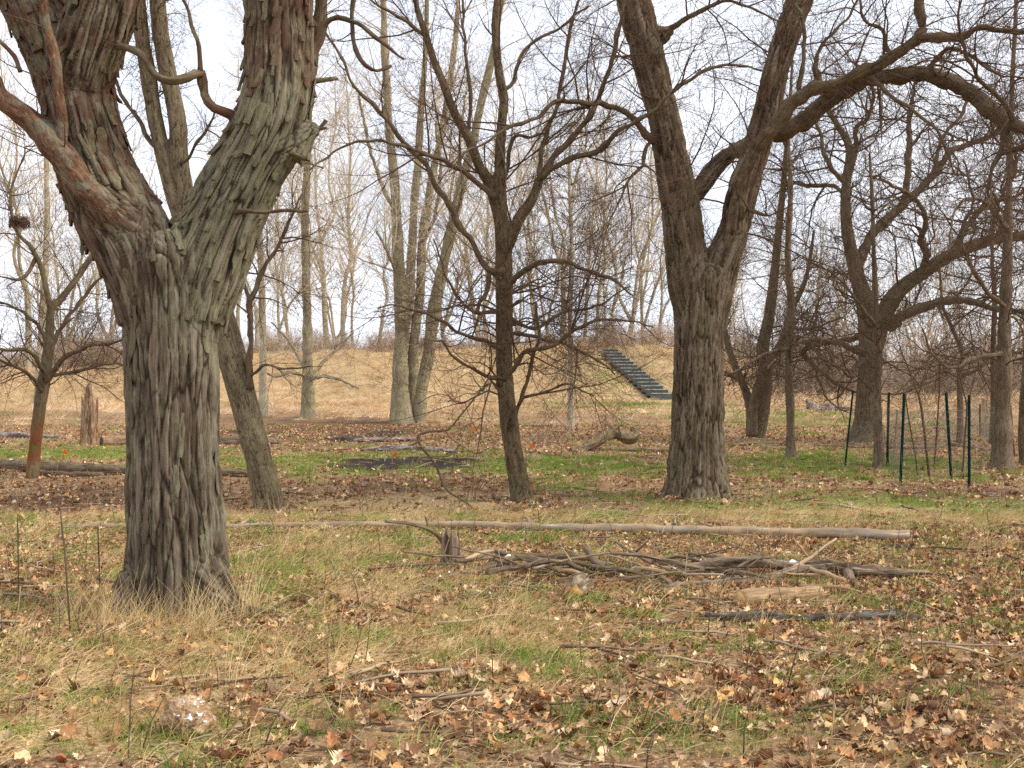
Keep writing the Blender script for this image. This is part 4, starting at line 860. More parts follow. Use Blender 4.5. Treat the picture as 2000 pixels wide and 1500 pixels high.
def leaf_field(n, y0, y1, pw, smin, smax):
    x, y = wedge(n, y0, y1, pw); g, s, b_, d = cover(x, y)
    k = (rng.random(n) < np.clip(.85 - .42 * g - .28 * s + .15 * d, .15, 1) * (1 - b_) * (.35 + .85 * sst(-.35, .3, n2(x, y, 1.4, 17.) + .5 * n2(x, y, 4., 19.)))) & keep_clear(x, y)
    x, y = x[k], y[k]; n = len(x); sc = smin + (smax - smin) * rng.random(n) ** 1.6
    c = LEAF_C[rng.integers(0, len(LEAF_C), n)] * (.48 + .72 * rng.random((n, 1)))
    rot = np.stack([rng.normal(size=n) * .35, rng.normal(size=n) * .35, rng.random(n) * 6.28], 1)
    return np.stack([x, y, gz(x, y) + .004 + .018 * rng.random(n)], 1), rot, sc, c
A1 = leaf_field(46000, 3.2, 13, 1.0, .03, .10); A2 = leaf_field(46000, 13, 44, .8, .05, .12)
pts, rot, sc, cc = [np.concatenate(a) for a in zip(A1, A2)]
def frag_mesh(j):
    r = np.random.default_rng(950 + j); n = 7; a = np.sort(r.random(n)) * 6.28; rad = .35 + .3 * r.random(n)
    V = np.stack([np.cos(a) * rad * r.uniform(.35, .8), np.sin(a) * rad, .25 * r.normal(size=n) * .6], 1); V = np.vstack([V, [[0, 0, -.08 * r.normal()]]]); V[:, 2] -= V[:, 2].min() * .5
    return mesh_np('leaf', V, [np.array([[k, (k + 1) % n, n] for k in range(n)])], M_LEAF)
LM += [frag_mesh(j) for j in range(6)]
li_ = rng.integers(0, 12, len(pts))
B1 = leaf_field(60000, 3.2, 13, 1.0, .02, .055); B2 = leaf_field(16000, 13, 30, .8, .035, .07)
fr = [np.concatenate(a) for a in zip(B1, B2)]; nfr = len(fr[0]); fr[3] = fr[3] * (.55 + .6 * rng.random((nfr, 1)))
# the 300 that show largest become leaves of their own
vis = (np.abs(pts[:, 0]) < .45 * pts[:, 1]) & (pts[:, 1] > 4.75)
app = np.where(vis, sc / pts[:, 1], 0); topi = np.argsort(-app)[:300]; rest = np.ones(len(pts), bool); rest[topi] = False
scatter('leaf_litter', 'brown fallen oak leaves strewn over the woodland floor', np.vstack([pts[rest], fr[0]]), np.vstack([rot[rest], fr[1]]), np.concatenate([sc[rest], fr[2]]), np.vstack([cc[rest], fr[3]]), np.concatenate([li_[rest], rng.integers(12, 18, nfr)]), LM, 'leaf litter')
LMO = [leaf_mesh(j, M_LEAFO) for j in range(12)]
for i in topi:
    o = bpy.data.objects.new('fallen_leaf', LMO[int(rng.integers(0, 12))]); COL.objects.link(o); o.parent = ground
    o.location = pts[i] + [0, 0, .012]; o.rotation_euler = rot[i]; o.scale = (sc[i] * 1.1,) * 3; o.color = (*cc[i], 1)

# grass and straw tufts
def tuft(j, n, h, spread, w, lean, droop, M=4):
    r = np.random.default_rng(1300 + j); V, q = [], []
    for b_ in range(n):
        a = r.random() * 6.28; rad = spread * r.random() ** .5; p = np.array([math.cos(a) * rad, math.sin(a) * rad, -.01]); a2 = r.random() * 6.28
        le = abs(r.normal()) * lean; d = np.array([math.cos(a2) * math.sin(le), math.sin(a2) * math.sin(le), math.cos(le)]); L = h * r.uniform(.4, 1.1); side = np.cross(d, [math.cos(a2 + 1.2), math.sin(a2 + 1.2), .2]); side /= np.linalg.norm(side)
        o = len(V)
        for i in range(M):
            ww = w * (1 - (i / (M - 1)) ** 1.5 * .85) * .5; V += [p - side * ww, p + side * ww]
            d = d + np.array([math.cos(a2) * droop, math.sin(a2) * droop, -droop * .7]) * r.uniform(.5, 1.5); d /= np.linalg.norm(d); p = p + d * L / (M - 1); p[2] = max(p[2], .006 + .03 * r.random())
        q += [[o + 2 * i, o + 2 * i + 1, o + 2 * i + 3, o + 2 * i + 2] for i in range(M - 1)]
    return mesh_np('tuft', np.array(V), [np.array(q)], M_BLADE)
T_STRAW = [tuft(j, 26, .30, .16, .0035, 1.1, .35) for j in range(5)]
T_TALL = [tuft(10 + j, 14, .42, .10, .0035, .35, .12) for j in range(4)]
T_GREEN = [tuft(20 + j, 34, .085, .10, .0042, .5, .2) for j in range(5)]
T_FAR = [tuft(30 + j, 26, .36, .40, .018, .8, .3) for j in range(4)]
T_FARG = [tuft(40 + j, 22, .16, .35, .016, .6, .2) for j in range(3)]
STRAW_C = np.array([srgb(*c) for c in [(220, 192, 138), (200, 168, 114), (232, 208, 158), (184, 152, 106), (210, 180, 128)]])
GREEN_C = np.array([srgb(*c) for c in [(128, 150, 62), (112, 140, 54), (150, 162, 80), (108, 128, 58), (166, 168, 98)]])
def field(n, y0, y1, pw, which, shapes, smin, smax, prob, clear=True):
    x, y = wedge(n, y0, y1, pw); g, s, b_, d = cover(x, y); p = prob(g, s, b_, d, y)
    k = rng.random(n) < p
    if clear: k &= keep_clear(x, y, .02)
    x, y = x[k], y[k]; n = len(x); C = which[rng.integers(0, len(which), n)] * (.8 + .35 * rng.random((n, 1)))
    rot = np.stack([rng.normal(size=n) * .06, rng.normal(size=n) * .06, rng.random(n) * 6.28], 1)
    return np.stack([x, y, gz(x, y)], 1), rot, smin + (smax - smin) * rng.random(n), C, rng.integers(0, shapes, n)
def join(*a): return [np.concatenate(z) for z in zip(*a)]
p, r_, s_, c_, i_ = join(field(14000, 3.2, 14, 1., STRAW_C, 5, .45, 1.1, lambda g, s, b_, d, y: np.clip(.17 + .50 * s - .2 * d, .08, 1)),
                         field(9000, 14, 44, .8, STRAW_C, 5, .5, 1.1, lambda g, s, b_, d, y: np.clip(.03 + .55 * s, 0, 1) * (1 - b_)))
scatter('dry_straw', 'tangled dry tan grass lying over the leaves', p, r_, s_, c_, i_, T_STRAW, 'dry grass')
p, r_, s_, c_, i_ = join(field(900, 3.2, 12, 1., STRAW_C, 4, .5, 1.1, lambda g, s, b_, d, y: .04 + .7 * s ** 2), field(1400, 12, 30, .9, STRAW_C * .85, 4, .5, .95, lambda g, s, b_, d, y: .05 + .5 * s ** 2))
# a ring of straw round the foot of the big tree
a_ = rng.random(70) * 6.28; rad = .42 + .35 * rng.random(70); bx, by = big_l[0][0][0][0] + np.cos(a_) * rad, 8.1 - np.abs(np.sin(a_)) * rad
p = np.vstack([p, np.stack([bx, by, gz(bx, by)], 1)]); r_ = np.vstack([r_, np.zeros((70, 3))]); s_ = np.concatenate([s_, .6 + .5 * rng.random(70)]); c_ = np.vstack([c_, STRAW_C[rng.integers(0, 5, 70)]]); i_ = np.concatenate([i_, rng.integers(0, 4, 70)])
scatter('standing_straw', 'upright dry tan grass stalks in loose clumps', p, r_, s_, c_, i_, T_TALL, 'dry grass')
p, r_, s_, c_, i_ = join(field(11000, 3.2, 14, 1., GREEN_C, 5, .6, 1.6, lambda g, s, b_, d, y: np.clip(.13 + g ** 1.2 * .9, 0, 1)), field(24000, 14, 44, .75, GREEN_C, 5, .8, 1.6, lambda g, s, b_, d, y: np.clip(g ** 1.1, 0, 1)))
scatter('spring_grass', 'short fresh green grass sprouting in patches', p, r_, s_, c_, i_, T_GREEN, 'grass')
p, r_, s_, c_, i_ = field(17000, 44, 82, 1., STRAW_C, 4, .6, 1.35, lambda g, s, b_, d, y: np.clip(.75 * s * (1 - g), 0, 1), False)
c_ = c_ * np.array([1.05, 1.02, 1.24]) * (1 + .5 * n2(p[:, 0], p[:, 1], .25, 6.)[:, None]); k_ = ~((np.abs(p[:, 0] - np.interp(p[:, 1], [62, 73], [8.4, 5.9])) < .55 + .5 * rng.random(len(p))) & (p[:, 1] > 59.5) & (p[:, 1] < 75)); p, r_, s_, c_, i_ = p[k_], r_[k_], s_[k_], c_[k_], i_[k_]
tall = (p[:, 0] > 13 + 3 * n2(p[:, 0], p[:, 1], .2, 3.)) & (p[:, 1] > 56); s_ = np.where(tall, s_ * 2.2, s_)
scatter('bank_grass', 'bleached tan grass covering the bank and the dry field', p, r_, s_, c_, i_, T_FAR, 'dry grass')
p, r_, s_, c_, i_ = field(9000, 42, 72, 1., GREEN_C, 3, .8, 1.5, lambda g, s, b_, d, y: np.clip(g, 0, 1) ** 1.2, False)
scatter('bank_green_grass', 'green grass strip at the foot of the bank', p, r_, s_, c_, i_, T_FARG, 'grass')
# dark cut stems and small sticks
def stem_mesh(j, h, r0, k=4):
    r = np.random.default_rng(1700 + j); P = np.array([[0, 0, -.03], [r.normal() * .006, r.normal() * .006, h * .5], [r.normal() * .014, r.normal() * .014, h]])
    return tube_mesh('stem', [(P[None], np.array([[r0, r0 * .85, r0 * .6]]), k, True)], M_BLADE)
x, y = wedge(4200, 4.5, 28, .9); k = keep_clear(x, y, .1); x, y = x[k], y[k]; n = len(x)
STEM_C = np.array([srgb(*c) for c in [(100, 82, 66), (84, 72, 62), (150, 122, 92), (172, 146, 112)]])
scatter('dead_stems', 'thin dark dead stems sticking up through the litter', np.stack([x, y, gz(x, y)], 1), np.stack([rng.normal(size=n) * .16, rng.normal(size=n) * .16, rng.random(n) * 6], 1), .4 + 1.0 * rng.random(n) ** 2, STEM_C[rng.integers(0, 4, n)], rng.integers(0, 4, n), [stem_mesh(j, .20, .0030) for j in range(4)], 'dead stems')
x, y = wedge(2600, 3.2, 30, .9); k = keep_clear(x, y, .1); x, y = x[k], y[k]; n = len(x)
def stick_mesh(j):
    r = np.random.default_rng(1800 + j); P = np.stack([np.linspace(-.2, .2, 6), np.cumsum(r.normal(size=6)) * .015, .012 + .012 * r.random(6)], 1)
    return tube_mesh('stick', [(P[None], np.linspace(.007, .003, 6)[None], 4, True)], M_BLADE)
scatter('litter_sticks', 'small broken sticks lying among the fallen leaves', np.stack([x, y, gz(x, y) + .006], 1), np.stack([rng.normal(size=n) * .05, rng.normal(size=n) * .08, rng.random(n) * 6.28], 1), .4 + 1.3 * rng.random(n) ** 2, np.array([srgb(*c) for c in [(120, 100, 80), (96, 78, 62), (160, 140, 116), (180, 158, 128)]])[rng.integers(0, 4, n)], rng.integers(0, 5, n), [stick_mesh(j) for j in range(5)], 'sticks')

# brush: shrubs too dense to tell apart
def shrub_mesh(j):
    global rng
    save = rng; rng = np.random.default_rng(2100 + j); n = 16
    a = rng.random(n) * 6.28; P0 = np.stack([np.cos(a) * .4 * rng.random(n), np.sin(a) * .4 * rng.random(n), np.full(n, -.1)], 1); d = norm(np.stack([np.cos(a) * .45, np.sin(a) * .45, np.ones(n)], 1) + .15 * rng.normal(size=(n, 3)))
    pts = [P0]; p = P0
    for i in range(7): d = norm(d + .09 * rng.normal(size=(n, 3))); p = p + d * (.45 * (.6 + .6 * rng.random((n, 1)))); pts.append(p)
    b0 = (np.stack(pts, 1), np.linspace(.028, .009, 8)[None].repeat(n, 0))
    b1 = grow(b0, 150, 1.3, (25, 65), .16, .03, .013, 6, rmin=.007); b2 = grow(cat(b0, b1), 620, .7, (25, 70), .14, .02, .009, 3, rmin=.006)
    me = tube_mesh('shrub', [(b0[0], b0[1], 4, False), (b1[0], b1[1], 3, False), (b2[0], b2[1], 3, False)], M_BRUSH)
    rng = save; return me
bx, by, bs = [], [], []
for i in range(460):
    Y = rng.uniform(72.5, 100); px = rng.uniform(-120, 2120)
    if px > 1380: Y = rng.uniform(62, 100) if px > 1560 else rng.uniform(72, 100)
    bx.append((px - 1000) / F * Y); by.append(Y); bs.append(rng.uniform(.35, .95) * (1.45 if px > 1380 or px < 260 else .75) * (1.5 if rng.random() < .14 else 1) * (.75 + .6 * float(n2(px * .01, Y * .05, 1., 3.)[0])))
bx, by, bs = map(np.array, (bx, by, bs)); n = len(bx)
scatter('brush', 'dense purplish-brown leafless brush along the far wood edge', np.stack([bx, by, gz(bx, by)], 1), np.stack([rng.normal(size=n) * .05, rng.normal(size=n) * .05, rng.random(n) * 6.28], 1), bs, np.ones((n, 3)), rng.integers(0, 4, n), [shrub_mesh(j) for j in range(4)], 'brush')

# ------------------------------------------------------------------ stairs on the bank
foot = np.array([(1292 - 1000) / F * 63.2, 63.2]); topp = np.array([(1188 - 1000) / F * 72.2, 72.2]); NS = 14
st = thing('stairs', 'dark board stairs climbing the grassy bank', 'stairs', (foot[0], foot[1], g1(*foot)))
dirv = (topp - foot); run = np.linalg.norm(dirv) / (NS - 1); dirn = dirv / np.linalg.norm(dirv); ang = math.atan2(-dirn[0], dirn[1])
zf, zt = EYE + (750 - 770) / F * foot[1] + .04, EYE + (750 - 685) / F * topp[1] + .1
def boxm(name, sx, sy, sz, mat, bev=.012):
    x, y, z = sx / 2, sy / 2, sz / 2; V, q = [], []
    b_ = min(bev, x * .4, y * .4, z * .4)
    import bmesh
    bm = bmesh.new(); bmesh.ops.create_cube(bm, size=1); bmesh.ops.scale(bm, vec=(sx, sy, sz), verts=bm.verts); bmesh.ops.bevel(bm, geom=bm.edges[:], offset=b_, segments=1, affect='EDGES')
    me = bpy.data.meshes.new(name); bm.to_mesh(me); bm.free(); me.materials.append(mat); return me
rise = (zt - zf) / (NS - 1)
mr_, mt_, mn_ = boxm('riser', 1.32, .08, rise + .30, M_STEP), boxm('tread', 1.28, run + .05, .12, M_TREAD), boxm('nosing', 1.34, .12, .06, M_NOSE)
for i in range(NS):
    q = foot + dirv * i / (NS - 1); z = zf + rise * i
    rs = bpy.data.objects.new('step', mr_); COL.objects.link(rs); rs.parent = st; rs.location = (q[0] - foot[0], q[1] - foot[1], z - (rise + .30) / 2 - .02 - st.location.z); rs.rotation_euler = (0, rs.location.x * 0 + random.gauss(0, .012), ang)
    for me, off, dz in ((mt_, run / 2 + .02, -.075), (mn_, -.01, .0)):
        o = bpy.data.objects.new(me.name.split('.')[0], me); COL.objects.link(o); o.parent = rs; o.location = (0, off, (rise + .30) / 2 + .02 + dz)

# ------------------------------------------------------------------ stakes, wire, flags
def channel_post(name, label, foot_px, top_px, mat, h_extra=.0, w=.05):
    a = gpt(*foot_px); b_ = up(top_px[0], top_px[1], a[1]); d = b_ - a; L = np.linalg.norm(d); d /= L
    sx = norm(np.cross(d, [0, 1, 0])); sy = np.cross(sx, d); s = w / 2
    prof = [(-s, .0), (-s * .55, -.004), (-s * .45, -.022), (s * .45, -.022), (s * .55, -.004), (s, 0), (s, .005), (s * .45, .002), (s * .35, -.015), (-s * .35, -.015), (-s * .45, .002), (-s, .005)]
    V, q = [], []; zs = [-.25, L - .01, L]
    for zi, z in enumerate(zs):
        for u, v in prof: V.append(a + d * z + sx * u * (.92 if zi == 2 else 1) + sy * v)
    k = len(prof)
    for i in range(2):
        for j in range(k): q.append([i * k + j, i * k + (j + 1) % k, (i + 1) * k + (j + 1) % k, (i + 1) * k + j])
    for z in np.arange(.15, L - .05, .09):                       # wire lugs punched forward
        o = len(V); c = a + d * z - sy * .022
        for u, v, w_ in ((-.006, 0, 0), (.006, 0, 0), (.006, 0, .02), (-.006, 0, .02), (-.006, -.012, .012), (.006, -.012, .012)): V.append(c + sx * u + sy * v + d * w_)
        q += [[o, o + 1, o + 5, o + 4], [o + 4, o + 5, o + 2, o + 3]]
    caps = [np.arange(2 * k, 3 * k)[None]]
    e = mesh_np(name, np.array(V) - a, [np.array(q)] + caps, mat, smooth=False)
    o = link(name, e); o.location = a; o['label'] = label; o['category'] = 'fence post'; o['group'] = 'metal stakes of the wire enclosure'; return a, d, L
PO = [channel_post('fence_post', 'thin green metal stake leaning beside the slim knobbly trunk, away from its fellows', (1650, 916), (1666, 763), M_POST, w=.034),
      channel_post('fence_post', 'upright green metal stake close behind the scuffed-foot stake', (1733, 912), (1736, 766), M_POST),
      channel_post('fence_post', 'tilted green metal stake with a scuffed foot', (1759, 942), (1766, 769), M_POST, w=.046),
      channel_post('fence_post', 'green metal stake tipping towards the thin forked sapling', (1858, 935), (1848, 767), M_POST, w=.05),
      channel_post('fence_post', 'plumb green metal stake standing in bare leaf litter', (1893, 948), (1893, 771), M_POST, w=.046),
      channel_post('fence_post', 'short rusty stake far inside the enclosure', (1914, 851), (1914, 789), M_RUST, w=.05),
      channel_post('fence_post', 'rusty leaning stake behind the rough straight trunk', (1981, 893), (1973, 790), M_RUST, w=.05),
      channel_post('fence_post', 'green stake mostly hidden behind the rough straight trunk', (1976, 890), (1970, 800), M_POST, w=.05)]
def wire_panel(label, ids, h=1.15, sp=.11):
    Ps, Rs = [], []
    for a_, b_ in zip(ids[:-1], ids[1:]):
        A0, B0 = PO[a_], PO[b_]; n = max(3, int(np.linalg.norm(B0[0] - A0[0]) / sp))
        def at(u, z):
            p = (A0[0] + A0[1] * z) * (1 - u) + (B0[0] + B0[1] * z) * u
            return p + np.array([.03 * math.sin(u * 9 + z * 2), -.025 + .05 * math.sin(u * 5 + z * 3), 0])
        for z in np.arange(.05, h, .12): Ps.append([at(u, z) for u in np.linspace(0, 1, 9)]); Rs.append([.0022] * 9)
        for u in np.linspace(0, 1, n): Ps.append([at(u, z) for z in np.linspace(.02, h, 9)]); Rs.append([.0022] * 9)
    me = tube_mesh('wire_fence', [(np.array(Ps), np.array(Rs), 3, False)], M_WIRE)
    o = link('wire_fence', me); o['label'] = label; o['category'] = 'wire fence'
wire_panel('rusty welded wire mesh strung round the sapling enclosure', [0, 1, 5, 6, 3, 2, 1])
def sapling(label, Y, spec, forks):
    tl = [px_limb(Y, spec)] + [px_limb(Y, f) for f in forks]; b_ = tl[0][0][0]; z = g1(b_[0], b_[1])
    e = thing('sapling', label, 'sapling', (b_[0], b_[1], z)); tl[0] = (np.vstack([[b_[0], b_[1], z - .05], tl[0][0]]), np.concatenate([[tl[0][1][0]], tl[0][1]]))
    child('stem', tube_mesh('stem', [(P[None], R[None], 6, True) for P, R in tl], M_TWIG), e)
    par = as_par(tl); b1 = grow(par, 26, .5, (30, 60), .12, .08, .004, 6, t0=.3, rmin=.0016); b2 = grow(b1, 60, .25, (30, 60), .14, .05, .0025, 4, rmin=.0014)
    child('crown', tube_mesh('crown', [(b1[0], b1[1], 4, False), (b2[0], b2[1], 3, False)], M_TWIG), e)
sapling('thin forked sapling growing between the green stakes', 19.6, [(1815, 931, 6), (1806, 850, 5), (1800, 800, 5), (1794, 771, 4.5)], [[(1794, 772, 3.5), (1778, 730, 3), (1762, 690, 2.5), (1745, 640, 1.5)], [(1794, 772, 3.5), (1806, 730, 3), (1816, 690, 2), (1830, 640, 1.3)]])
sapling('wispy curved sapling behind the forked sapling', 20.5, [(1824, 925, 4), (1830, 840, 3.5), (1834, 770, 3), (1836, 700, 2)], [])
sapling('wispy sapling bending out from the scuffed-foot stake', 19.8, [(1793, 930, 4), (1786, 880, 3.5), (1775, 820, 3), (1768, 770, 2)], [])
sapling('slender sapling next to the plumb stake', 19.2, [(1880, 935, 4.5), (1884, 860, 4), (1888, 795, 3.5), (1878, 750, 3), (1870, 700, 2)], [[(1888, 795, 3), (1900, 750, 2.5), (1912, 700, 1.5)]])

def flag(label, px, py_foot, py_top, hw=.07):
    a = gpt(px, py_foot); h = (py_foot - py_top) / F * a[1]
    e = thing('marker_flag', label, 'marker flag', a, 'orange marker flags')
    P = np.array([a + [0, 0, -.05], a + [.01, 0, h * .5], a + [.0, 0, h]]); child('staff', tube_mesh('staff', [(P[None], np.full((1, 3), .003), 5, True)], M_WIRE), e)
    V = [a + np.array([hw * 1.5 * u + .004, .02 * math.sin(u * 5), h - hw * 1.5 * v - .02 * u]) for v in np.linspace(0, 1, 4) for u in np.linspace(0, 1, 5)]; V = np.array(V)
    V = np.vstack([V, V + [0, .003, 0]]); q = [[v * 5 + u, v * 5 + u + 1, v * 5 + u + 6, v * 5 + u + 5] for v in range(3) for u in range(4)]; q = q + [[20 + x for x in f[::-1]] for f in q]
    child('flag', mesh_np('flag', V, [np.array(q)], M_FLAG), e)
flag('orange flag by the pale burnt log', 767, 904, 884, .055); flag('orange flag beside the slender dark tree', 1034, 890, 868, .055); flag('orange flag beyond the pale burnt log', 922, 850, 832, .075); flag('orange flag in front of the broken snag', 122, 895, 877, .065)

# ------------------------------------------------------------------ logs, stumps and fallen branches
def log_paths(spec, lift=.7, step=.035, amp=.03):
    """spec: (px, py of the underside on the ground, radius m[, extra height])"""
    P, R = [], []
    for s in spec:
        g = gpt(s[0], s[1]); P.append(g + [0, 0, s[2] * lift + (s[3] if len(s) > 3 else 0)]); R.append(s[2])
    P, R = catmull(np.array(P), np.array(R), step); o = float(P[0, 0] * 7)
    P = P + amp * np.stack([pn(P * 2 + o), pn(P * 2 + o + 9), .5 * pn(P * 3 + o + 20)], 1) + amp * .6 * np.stack([pn(P * 6 + o), pn(P * 6 + o + 9), .6 * pn(P * 7 + o + 20)], 1)
    return P, R * (1 + .22 * pn(P * 6 + o))
def face_part(ring, ax, s, mat, parent):
    c = ring.mean(0); k = len(ring); rr = c + (ring - c) * .9 + ax * s * .006; V = np.vstack([c + ax * s * .012, rr, c + (ring - c) * .93 - ax * s * .02]); 
    f = [[0, 1 + j, 1 + (j + 1) % k] for j in range(k)]; q = [[1 + j, 1 + k + j, 1 + k + (j + 1) % k, 1 + (j + 1) % k] for j in range(k)]
    if s < 0: f = [x[::-1] for x in f]; q = [x[::-1] for x in q]
    child('cut_face', mesh_np('cut_face', V, [np.array(f), np.array(q)], mat), parent)
def log(name, label, spec, mat, cat_='log', group=None, cut=None, side=(), k=14, rough=.12, jag=.0, snow=0, amp=.03, lift=.7):
    P, R = log_paths(spec, lift=lift, amp=amp); base = P[len(P) // 2]; e = thing(name, label, cat_, (base[0], base[1], g1(base[0], base[1])), group)
    me, r0, r1 = log_mesh('bark', P, R, mat, k, rough, jag); child('stem' if cat_ == 'branch' else 'bark', me, e)
    if cut: 
        for w_, m_ in cut: face_part(*(r0 if w_ == 0 else r1), -1 if w_ == 0 else 1, m_, e)
    for s in side:
        P2, R2 = log_paths(s, amp=amp * .6); child('side_branch', log_mesh('side_branch', P2, R2, mat, 8, rough)[0], e)
    for j in range(snow):
        i = rng.integers(2, len(P) - 3); n = 7; a = np.linspace(0, 6.28, 10, endpoint=False); c = P[i] + [0, 0, R[i] * .92]; ax = norm(P[i + 1] - P[i]); sx = norm(np.cross(ax, [0, 0, 1])); L = R[i] * rng.uniform(.35, .9)
        ring = np.array([c + ax * math.cos(t_) * L * (1 + .3 * rng.normal()) + sx * math.sin(t_) * R[i] * .3 * (1 + .4 * rng.normal()) + [0, 0, -R[i] * .12] for t_ in a]); V = np.vstack([c + [0, 0, .012], ring, ring - [0, 0, .02]])
        child('snow_patch', mesh_np('snow_patch', V, [np.array([[0, 1 + j_, 1 + (j_ + 1) % 10] for j_ in range(10)]), np.array([[1 + j_, 11 + j_, 11 + (j_ + 1) % 10, 1 + (j_ + 1) % 10] for j_ in range(10)])], M_SNOW), e)
    return e
log('fallen_pole', 'long straight peeled pole lying across the clearing', [(128, 1034, .03), (240, 1035, .034), (450, 1034, .034), (620, 1033, .036), (750, 1034, .042), (900, 1036, .044), (1060, 1042, .048), (1200, 1046, .05), (1400, 1051, .054), (1550, 1054, .056), (1690, 1058, .058), (1775, 1060, .06)], M_POLE, side=[[(470, 1032, .03, .02), (485, 1024, .014, .06)], [(1040, 1038, .034, .03), (1032, 1030, .02, .08), (1020, 1028, .012, .1)], [(1060, 1040, .02), (1000, 1047, .014), (930, 1052, .008)], [(1320, 1042, .018, .08), (1316, 1036, .01, .15)]], rough=.12, k=16, cut=[(1, M_LOGB)], amp=.035, lift=1.15)
log('fallen_log', 'grooved grey trunk lying behind the scraped tree', [(-120, 922, .15), (0, 920, .14), (60, 922, .13), (140, 925, .12), (240, 928, .105), (340, 929, .1), (440, 930, .09), (492, 932, .07)], M_LOGB, k=18, side=[[(60, 926, .05), (120, 930, .06), (200, 931, .05)]], snow=3)
log('charred_log', 'pale ash-coated burnt log with a black flank near the fire scar', [(706, 882, .05), (750, 882, .08), (800, 882, .09), (850, 883, .07), (892, 886, .05)], M_ASHL, rough=.3, jag=.5)
log('charred_log', 'ragged reddish burnt log piece behind the pale ash-coated log', [(690, 864, .06), (735, 863, .08), (790, 863, .07), (815, 864, .05)], M_ASHL, rough=.35, jag=.6)
log('charred_log', 'dark burnt log lump near the ragged reddish log', [(640, 862, .07), (672, 862, .1), (690, 863, .06)], M_CHAR, rough=.35, jag=.5)
log('fallen_log', 'pale split trunk lying beyond the grooved grey trunk', [(-60, 857, .12), (20, 856, .11), (90, 857, .08), (130, 858, .04)], M_ASHL, rough=.2)
log('cut_log', 'bark-stripped log leaning against the broken snag', [(198, 872, .16), (230, 871, .17), (300, 870, .16), (370, 870, .15)], M_SNAG, rough=.16, cut=[(0, M_CHAR)], snow=2)
log('fallen_log', 'low grey rotten trunk ending beside the leaning tree', [(400, 870, .15), (460, 868, .16), (520, 867, .14), (552, 866, .06)], M_LOGR, rough=.25)
log('cut_log', 'dark bark log with orange end piled by the snag', [(214, 864, .1), (240, 860, .11), (300, 856, .1)], M_LOGR, rough=.2, cut=[(0, M_CUTY)], side=[[(205, 858, .03, .25), (212, 852, .02, .5), (222, 846, .012, .6)]])
log('twisted_log', 'mossy twisted log rearing off the ground beside the forked tree', [(1112, 885, .07), (1140, 883, .1), (1165, 882, .13, .12), (1188, 880, .15, .28), (1212, 879, .15, .22), (1232, 878, .15, .16), (1243, 877, .12, .26), (1236, 876, .1, .42)], M_MOSSL, rough=.25, k=16, side=[[(1213, 880, .05, .3), (1208, 880, .03, .55)], [(1236, 879, .04, .2), (1250, 879, .02, .36)]])
log('mossy_log', 'thin yellow-mossed log running to the foot of the forked tree', [(1190, 882, .05), (1240, 882, .055), (1310, 882, .05), (1350, 882, .045)], M_MOSSL, rough=.15)
log('mossy_log', 'thin yellow-mossed log lying past the young rough trunk', [(1430, 872, .05), (1480, 870, .06), (1540, 871, .05)], M_MOSSL, rough=.15)
log('fallen_branch', 'long thin dark branch lying through the wire enclosure', [(1590, 873, .05), (1680, 874, .05), (1760, 877, .05), (1830, 876, .055), (1850, 872, .05, .03), (1890, 876, .045), (1925, 881, .04), (1945, 876, .03)], M_LOGB, cat_='branch', k=8)
log('dead_snag_log', 'bleached upturned dead trunk in the dry field', [(1578, 817, .22, .1), (1600, 817, .2), (1640, 817, .16), (1680, 818, .1)], M_ASHL, rough=.4, jag=.4, side=[[(1640, 816, .04, .2), (1660, 815, .03, .7), (1672, 815, .02, 1.1)], [(1580, 816, .08, .2), (1574, 816, .05, .45)]])
log('charred_log', 'flat black charred log half sunk in leaves', [(1378, 1215, .03), (1420, 1216, .042), (1480, 1213, .044), (1560, 1217, .038), (1640, 1216, .04), (1720, 1212, .046), (1790, 1220, .034)], M_CHAR, rough=.4, amp=.05, lift=.45, jag=.8)
log('cut_log', 'short sawn log with pale cut ends and split top', [(1446, 1186, .062), (1500, 1181, .062), (1550, 1176, .06), (1598, 1170, .058)], M_TANL, cut=[(0, M_CUT), (1, M_CUT)], rough=.06, k=16, side=[[(1560, 1166, .016, .07), (1640, 1166, .012, .06), (1680, 1168, .005, .04)]])
log('cut_log', 'stubby weathered log chunk showing a yellow sawn face', [(1142, 1158, .08), (1130, 1168, .084), (1121, 1178, .078)], M_LOGR, cut=[(1, M_CUTY)], k=18, rough=.3, amp=.0)
log('fallen_branch', 'short black stick near the thick end of the peeled pole', [(1718, 1072, .028), (1750, 1073, .034), (1788, 1077, .022)], M_CHAR, cat_='branch', k=9, rough=.2)
G_ = 'heap of dead branches'
log('fallen_branch', 'thick gnarled dead branch topping the heap', [(1262, 1136, .03, .02), (1330, 1132, .045, .03), (1400, 1126, .052, .07), (1470, 1124, .052, .09), (1530, 1126, .05, .06), (1600, 1128, .056, .06), (1655, 1131, .062, .04), (1700, 1132, .056, .03), (1790, 1130, .03, .04), (1825, 1130, .012, .04)], M_LOGR, 'branch', G_, rough=.3, k=18, snow=2, side=[[(1655, 1134, .05, .05), (1664, 1140, .04, .0)]], jag=.3)
log('fallen_branch', 'crooked brown branch slanting under the thick gnarled branch', [(1240, 1164, .022), (1330, 1154, .034), (1420, 1146, .036), (1480, 1138, .04, .01), (1540, 1134, .04, .05), (1610, 1134, .03, .1)], M_LOGR, 'branch', G_, rough=.26, k=14)
